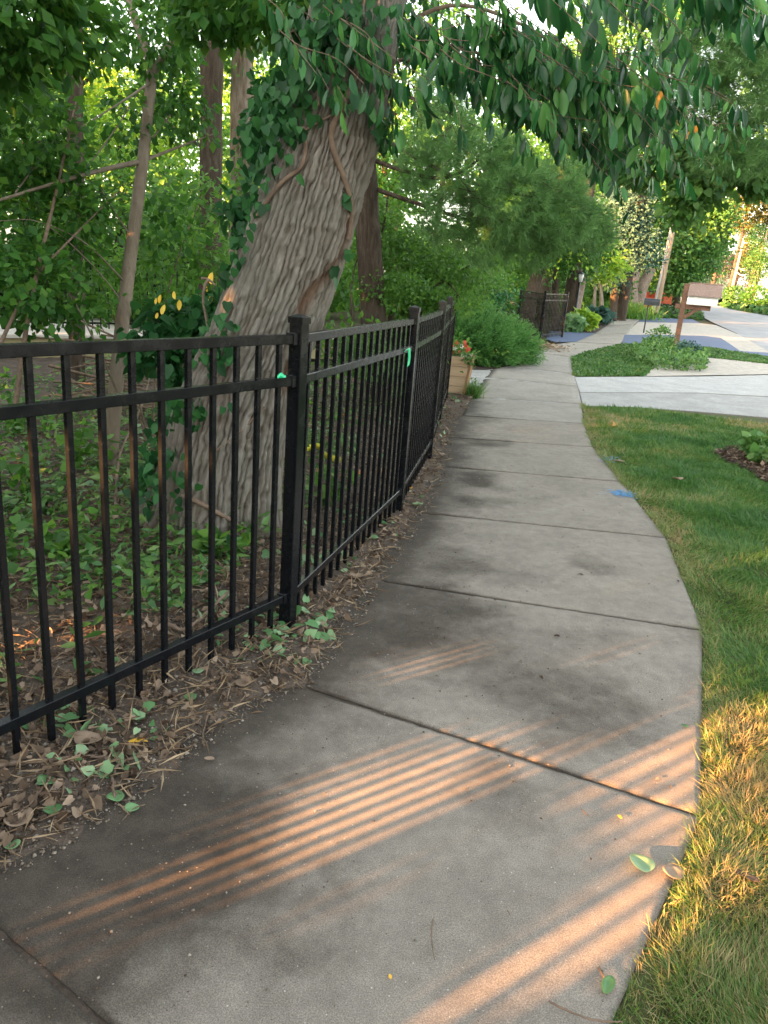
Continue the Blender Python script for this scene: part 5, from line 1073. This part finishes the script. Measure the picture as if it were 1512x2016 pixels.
stick([(237, 1060), (228, 1000), (240, 930, .12), (280, 880, .3), (300, 840, .5)], .012, 'twisted bare vine stem rising beside the left foot of the trunk', 'vine', branches=[[(240, 1060), (265, 1035), (300, 1010)], [(205, 1070), (225, 1040), (235, 1000)]])
TWG = []
for k in range(60):
    x, y = rgm.uniform(0, 560), rgm.uniform(1060, 1380) ; y = min(y, 1500 - .5 * x); a = rgm.uniform(-.7, .7); ln = rgm.uniform(20, 60)
    TWG.append((smooth_line([szat(x, y) + uz * .01, szat(x + ln * .5, y + ln * a * .5 + rgm.normal() * 4) + uz * .025, szat(x + ln, y + ln * a) + uz * .01], 8), np.full(8, rgm.uniform(.0015, .0035))))
tag(tubes('broken_twigs', TWG, M['twig'], None, 6, kind='stuff'), 'thin broken twigs lying in the litter behind the near fence panel', 'twigs')
brush = newthing('brush_pile', 'heap of cut bare branches piled in the woods behind the near fence panel', 'branches')
bl = []
for k in range(46):
    c = dep(rgm.uniform(270, 380), rgm.uniform(730, 800), rgm.uniform(7.5, 9)); c[2] = rgm.uniform(.1, .7); d_ = norm(np.array([1, rgm.normal() * .5, rgm.normal() * .22])); ln = rgm.uniform(.4, 1.2)
    bl.append((smooth_line([c - d_ * ln, c + rgm.normal(size=3) * .08, c + d_ * ln], 8), np.linspace(.014, .004, 8) * rgm.uniform(.5, 1.3)))
tubes('branches', bl, M['twig'], brush, 5)['kind'] = 'stuff'
for i, (px, py, h_, lab) in enumerate(((60, 1010, .45, 'tall leafy weed standing behind the leftmost pickets'), (165, 940, .5, 'upright green weed left of the sapling foot'), (130, 1120, .28, 'small leafy weed behind the third picket'), (420, 1120, .22, 'small bright leafy sprout at the foot of the leaning trunk'), (30, 870, .6, 'taller weed deeper in the woods at the left edge'), (640, 1010, .35, 'leafy weed behind the second fence panel'))):
    c = at(px, py); t_ = newthing('weed', lab, 'plant'); ls_ = []; LPs = []
    for k in range(5):
        e_ = c + np.array([RG.normal() * .12, RG.normal() * .10, h_ * RG.uniform(.6, 1.1)]); P_ = smooth_line([c, (c + e_) / 2 + RG.normal(size=3) * .02, e_], 8); ls_.append((P_, np.linspace(.003, .001, 8))); LPs += [P_[j] + RG.normal(size=3) * .015 for j in range(2, 8) for _ in range(2)]
    tubes('stems', ls_, M['weed'], t_, 4, kind='stuff'); LPs = np.array(LPs); n = len(LPs)
    leaves('foliage', LPs, norm(rdir(n) + np.array([0, 0, -.1])), norm(rdir(n) * .5 + uz), .05 + .05 * RG.random(n), T_HEART, M['leaf_wood'], t_)
M['blue_paint'] = plain('blue_spray_paint', (.06, .20, .42), (.10, .27, .48), 60, .8, .3, 200)
def paint(pts, n, lab, seed):
    rg = np.random.default_rng(seed); V, Fq = [], []
    for _ in range(n):
        u = rg.random(); i = int(u * (len(pts) - 1)); f = u * (len(pts) - 1) - i; q = np.array(pts[i]) * (1 - f) + np.array(pts[min(i + 1, len(pts) - 1)]) * f
        q = q + rg.normal(size=2) * np.array([9, 2.6]); c = at(*q); r = .004 + .012 * rg.random(); k = len(V)
        for a in np.arange(5) * 1.257 + rg.random(): V.append((c[0] + r * math.cos(a) * rg.uniform(.6, 1.5), c[1] + r * math.sin(a) * rg.uniform(.5, 1.5), .0022 + .0002 * (_ % 9)))
        Fq.append([k, k + 1, k + 2, k + 3, k + 4])
    return tag(npmesh('paint_mark', np.array(V), [np.array(Fq)], M['blue_paint'], None), lab, 'paint mark')
paint([(1206, 968), (1222, 972), (1240, 976)], 190, 'larger blue spray paint dash on the right edge of the walk', 1)
paint([(1192, 900), (1204, 906)], 70, 'smaller farther blue spray paint dash on the right edge of the walk', 2)

# plants in the small mulch bed
for px, py, s_, lab in ((1490, 880, .14, 'pale green leafy plant at the back of the mulch patch in the lawn'), (1512, 900, .17, 'larger green leafy plant at the right end of the mulch patch')):
    c = at(px, py + 14); t_ = newthing('garden_plant', lab, 'plant'); crown('foliage', [(c[0], c[1], .10, s_, s_, .10)], 26, 8, .05, .09, M['weed'], t_, T_HEART, seed=int(px))
rg = np.random.default_rng(15); pm_ = np.array(mulch_xy); Q = np.column_stack([rg.uniform(pm_[:, 0].min(), pm_[:, 0].max(), 6000), rg.uniform(pm_[:, 1].min(), pm_[:, 1].max(), 6000)]); Q = Q[inpoly(Q, mulch_xy)]; n = len(Q)
tag(leaves('mulch_chips', np.column_stack([Q, np.full(n, .012) + .02 * rg.random(n)]), rdir(n, rg) * np.array([1, 1, .3]), norm(rdir(n, rg) * .5 + uz), .02 + .05 * rg.random(n) ** 2, T_SMALL, M['dead'], None, np.clip(rg.random(n) ** 2.2, 0, 1)), 'dark wood chips and dead leaves on the mulch patch', 'mulch')

# ------------------------------------------------------------------ grass
def grass(name, poly, n, hgt, wid, lab, seed, yr=None, dens=None, edge=None, z=-.012, mat='grass', maxy=99, dryk=1.0):
    rg = np.random.default_rng(seed); pa = np.array(poly); x0, x1, y0, y1 = pa[:, 0].min(), pa[:, 0].max(), pa[:, 1].min(), min(pa[:, 1].max(), maxy)
    Q = np.column_stack([rg.uniform(x0, x1, n), rg.uniform(y0, y1, n)])
    if dens == 'near':
        rr2 = (.95 ** .7 + (12.2 ** .7 - .95 ** .7) * rg.random(n)) ** (1 / .7); aa = rg.uniform(.02, .80, n); Q = np.column_stack([rr2 * np.sin(aa), rr2 * np.cos(aa)]); dens = None
    Q = Q[inpoly(Q, poly)]; Q = Q[~inpoly(Q, mulch_xy)]
    ang = np.arctan2(Q[:, 0], Q[:, 1]); Q = Q[(ang < .80) & (ang > -.55)]; d_ = np.hypot(Q[:, 0], Q[:, 1]); 
    if dens: keep = rg.random(len(Q)) < dens(d_); Q = Q[keep]; d_ = d_[keep]
    n = len(Q); w_ = fbm(Q[:, 0] * 2.2, Q[:, 1] * 2.2, 91); ck = fbm(Q[:, 0] * 9, Q[:, 1] * 9, 95)
    lean = np.stack([vn(Q[:, 0] * 5, Q[:, 1] * 5, 5) - .5, vn(Q[:, 0] * 5, Q[:, 1] * 5, 6) - .5, 0 * w_], -1) * 1.9
    tp_ = norm(lean + rdir(n, rg) * .55 + np.array([-.05, 0, .62])); Hh = hgt * (.5 + .9 * rg.random(n)) * (.65 + .8 * ck)
    dry = np.clip(rg.random(n) * .62 + (w_ - .42) * 1.1 * dryk, 0, 1)
    if edge is not None:
        e = np.abs(sdist(Q, edge)); dry = np.clip(dry + np.exp(-e / .35) * .40 * (.5 + vn(Q[:, 0] * 3, Q[:, 1] * 3, 55)) + .35 * (fbm(Q[:, 0] * 1.1, Q[:, 1] * 1.1, 58) > .56), 0, 1); Hh = Hh * (.55 + .45 * np.clip(e / .3, 0, 1) + .35 * (vn(Q[:, 0] * 12, Q[:, 1] * 12, 59) > .72)); m2 = rg.random(n) < .2 + .8 * np.clip(e / .10, 0, 1); Q, tp_, Hh, dry, d_ = Q[m2], tp_[m2], Hh[m2], dry[m2], d_[m2]; n = len(Q)
    zz = np.array([zt(y) for y in Q[:, 1]]) + z
    W = wid * np.maximum(1, d_ / 3.0); TV = T_BLADE[0].copy(); V, Fq, a = leafset(np.column_stack([Q, zz]), tp_, rdir(n, rg), Hh, (TV, T_BLADE[1]), dry)
    # keep the blade width in metres
    Yv = norm(tp_); ctr = V.reshape(n, -1, 3); base_ = np.column_stack([Q, zz])[:, None]; along = ((ctr - base_) * Yv[:, None]).sum(-1, keepdims=True) * Yv[:, None]; side = ctr - base_ - along; 
    side[:, :4] *= (W / (.06 * Hh))[:, None, None]; V = (base_ + along + side).reshape(-1, 3)
    return tag(npmesh(name, V, Fq, M[mat], None, False, {'rnd': a}, 'stuff'), lab, 'grass')
EDGE = [(.36, .74), (1.14, 2.16), (1.71, 3.66), (2.03, 5.21), (2.14, 6.80), (2.24, 8.30), (2.48, 9.79), (2.84, 11.5)]
near_poly = [p for p in lawn_xy]
cut = [(p[0], p[1]) for p in mulch_xy]
def minus(name, poly, *a, **k): return grass(name, poly, *a, **k)
grass('grass', near_poly, 420000, .044, .0030, 'green lawn grass with dry yellow patches beside the sidewalk', 401, dens='near', edge=EDGE, maxy=11.8)
# tufts that lean out over the concrete edge
rg = np.random.default_rng(77); n = 9000; Le = smooth_line([(x, y, 0) for x, y in EDGE], 400)[:, :2]; i_ = (rg.random(n) ** 1.6 * 399).astype(int); Q = Le[i_] + rg.normal(size=(n, 2)) * .025 + np.array([.03, -.01])
tmask = vn(Q[:, 0] * 7, Q[:, 1] * 7, 12) > .40; Q = Q[tmask]; n = len(Q); lean_ = np.array([-.55, .1, .38]) * (vn(Q[:, 0] * 5, Q[:, 1] * 5, 19)[:, None] * 1.3) + np.array([0, 0, .2])
tag(leaves('grass', np.column_stack([Q, np.full(n, -.005)]), norm(lean_ + rdir(n, rg) * .45), rdir(n, rg), .03 + .055 * rg.random(n), (T_BLADE[0] * np.array([.6, 1, 1]), T_BLADE[1]), M['grass'], None, np.clip(.45 + .55 * rg.random(n), 0, 1)), 'long dry and green grass blades hanging over the edge of the walk', 'grass')
grass('grass', g2, 60000, .07, .008, 'grass of the verge around the mailbox bed', 402, z=-.01, dryk=.5)
grass('grass', near_rd, 22000, .12, .02, 'grass strip between the far driveway and the road', 403, z=0, dryk=.5)
grass('grass', far_lawn, 30000, .16, .03, 'grass of the verge on the far side of the road', 404, z=-.02, dryk=.5)
c = at(930, 783); n = 420; P = np.column_stack([c[0] + RG.normal(size=n) * .05, c[1] + RG.normal(size=n) * .05, np.zeros(n)])
tag(leaves('grass_tuft', P, norm(RG.normal(size=(n, 3)) * np.array([.5, .5, .1]) + uz), rdir(n), .12 + .22 * RG.random(n), (T_BLADE[0] * np.array([.6, 1, 1]), T_BLADE[1]), M['weed'], None, kind=None), 'long green grass tuft at the foot of the wooden planter', 'grass')
c = at(1065, 684); n = 900; P = np.column_stack([c[0] - .2 + RG.normal(size=n) * .45, c[1] + RG.normal(size=n) * .5, np.abs(RG.normal(size=n)) * .06 + zt(c[1])])
tag(leaves('debris', P, rdir(n) * np.array([1, 1, .3]), norm(rdir(n) + uz), .05 + .1 * RG.random(n), T_LONG, M['straw'], None), 'low heap of dry clippings and dirt at the foot of the short far fence', 'debris')

# ------------------------------------------------------------------ unseen leaf wall added left and behind to block sun, gaps carved for streaks
sun = np.array(TOSUN); hu = norm(np.array([sun[1], -sun[0], 0])); hv = np.cross(hu, sun); hv = hv if hv[2] > 0 else -hv
def uv(P): return np.stack([P @ hu, P @ hv], -1)
GAPS = [((620, 1625), .14, .085), ((860, 1530), .10, .05), ((800, 1330), .13, .035), ((930, 1290), .07, .02), ((1170, 1490), .12, .045), ((1330, 1410), .05, .02), ((1240, 1140), .035, .012), ((1250, 1162), .02, .01), ((1290, 1262), .06, .016),
        ((1090, 1865), .075, .12), ((1460, 1420), .20, .13), ((1340, 1580), .12, .08), ((1440, 1700), .17, .08), ((1270, 1840), .04, .05), ((-40, 1315), .14, .07), ((10, 1290), .12, .07), ((1495, 1190), .08, .02), ((560, 1805), .03, .02), ((1470, 1290), .05, .02), ((1330, 1350), .04, .02), ((430, 1690), .10, .05), ((700, 1500), .10, .03), ((1080, 1310), .05, .02), ((880, 1255), .06, .015), ((1150, 1590), .05, .02), ((300, 1800), .05, .03), ((700, 1700), .05, .025), ((1000, 1440), .08, .025)]
GU = np.array([[*uv(at(*g[0])), g[1], g[2]] for g in GAPS])
GU[:, 1] += np.array([.085 if g[0][0] < 60 and g[0][1] < 1400 else (.02 if g[0][0] > 1290 else 0) for g in GAPS])
pk = [on_fence(35, 930, P0, P1), on_fence(110, 1030, P0, P1), on_fence(165, 930, P0, P1), on_fence(225, 880, P0, P1), on_fence(275, 900, P0, P1), on_fence(325, 900, P0, P1), on_fence(375, 930, P0, P1)]
GU = np.concatenate([GU, np.array([[*uv(p), .05, .10] for p in pk]), np.array([[*uv(np.array(hit(445, 600)[0])), .05, .10]])])
def gapkeep(P, mg):
    q = uv(P); k = np.ones(len(P), bool)
    for u0, v0, ru, rv in GU: k &= (((q[:, 0] - u0) / (ru + mg)) ** 2 + ((q[:, 1] - v0) / (rv + mg)) ** 2) > 1
    return k
rgw = np.random.default_rng(303)
W0, W1 = np.array([-5.0, -9.5]), np.array([-17.5, 17.5]); wn = rotz((W1 - W0) / np.linalg.norm(W1 - W0), rad(90))
n = 92000; k_ = rgw.random(n) * 1.25; P = np.column_stack([W0 + (W1 - W0) * k_[:, None] + wn * (rgw.random(n) * 2.6)[:, None], np.where(k_ < .5, 8.0, np.where(k_ < .70, 7.6, np.where(k_ < .84, 4.6, 7.5))) * rgw.random(n)])
zone = uv(P); u0, v0 = GU[:, :2].min(0) - .32; u1, v1 = GU[:, :2].max(0) + .32
inz = (zone[:, 0] > u0 - .1) & (zone[:, 0] < u1 + .1) & (zone[:, 1] > v0 - .1) & (zone[:, 1] < v1 + .1); P = P[~inz]; n = len(P)
o1 = leaves('shade_screen', P, rdir(n, rgw), rdir(n, rgw), .34, T_SMALL, M['leaf_under'], None); tag(o1, 'added dense leafy thicket out of view to the left of the walk', 'shade_screen')
n = 42000; uu_ = rgw.uniform(u0 - .25, u1 + .25, n); vv_ = rgw.uniform(v0 - .25, v1 + .25, n); base_ = hu[None] * uu_[:, None] + hv[None] * vv_[:, None]
# point on that sun line at the thicket
lw = np.array([W0[0], W0[1]]); den = sun[:2] @ wn; tt_ = ((lw - base_[:, :2]) @ wn + rgw.random(n) * 1.6) / den; P = base_ + sun[None] * tt_[:, None]; P = P[gapkeep(P, .035) & (P[:, 2] > 0)]; n = len(P)
o2 = leaves('shade_screen', P, rdir(n, rgw), rdir(n, rgw), .13, T_SMALL, M['leaf_under'], None); tag(o2, 'added small leaved part of the thicket out of view to the left', 'shade_screen')
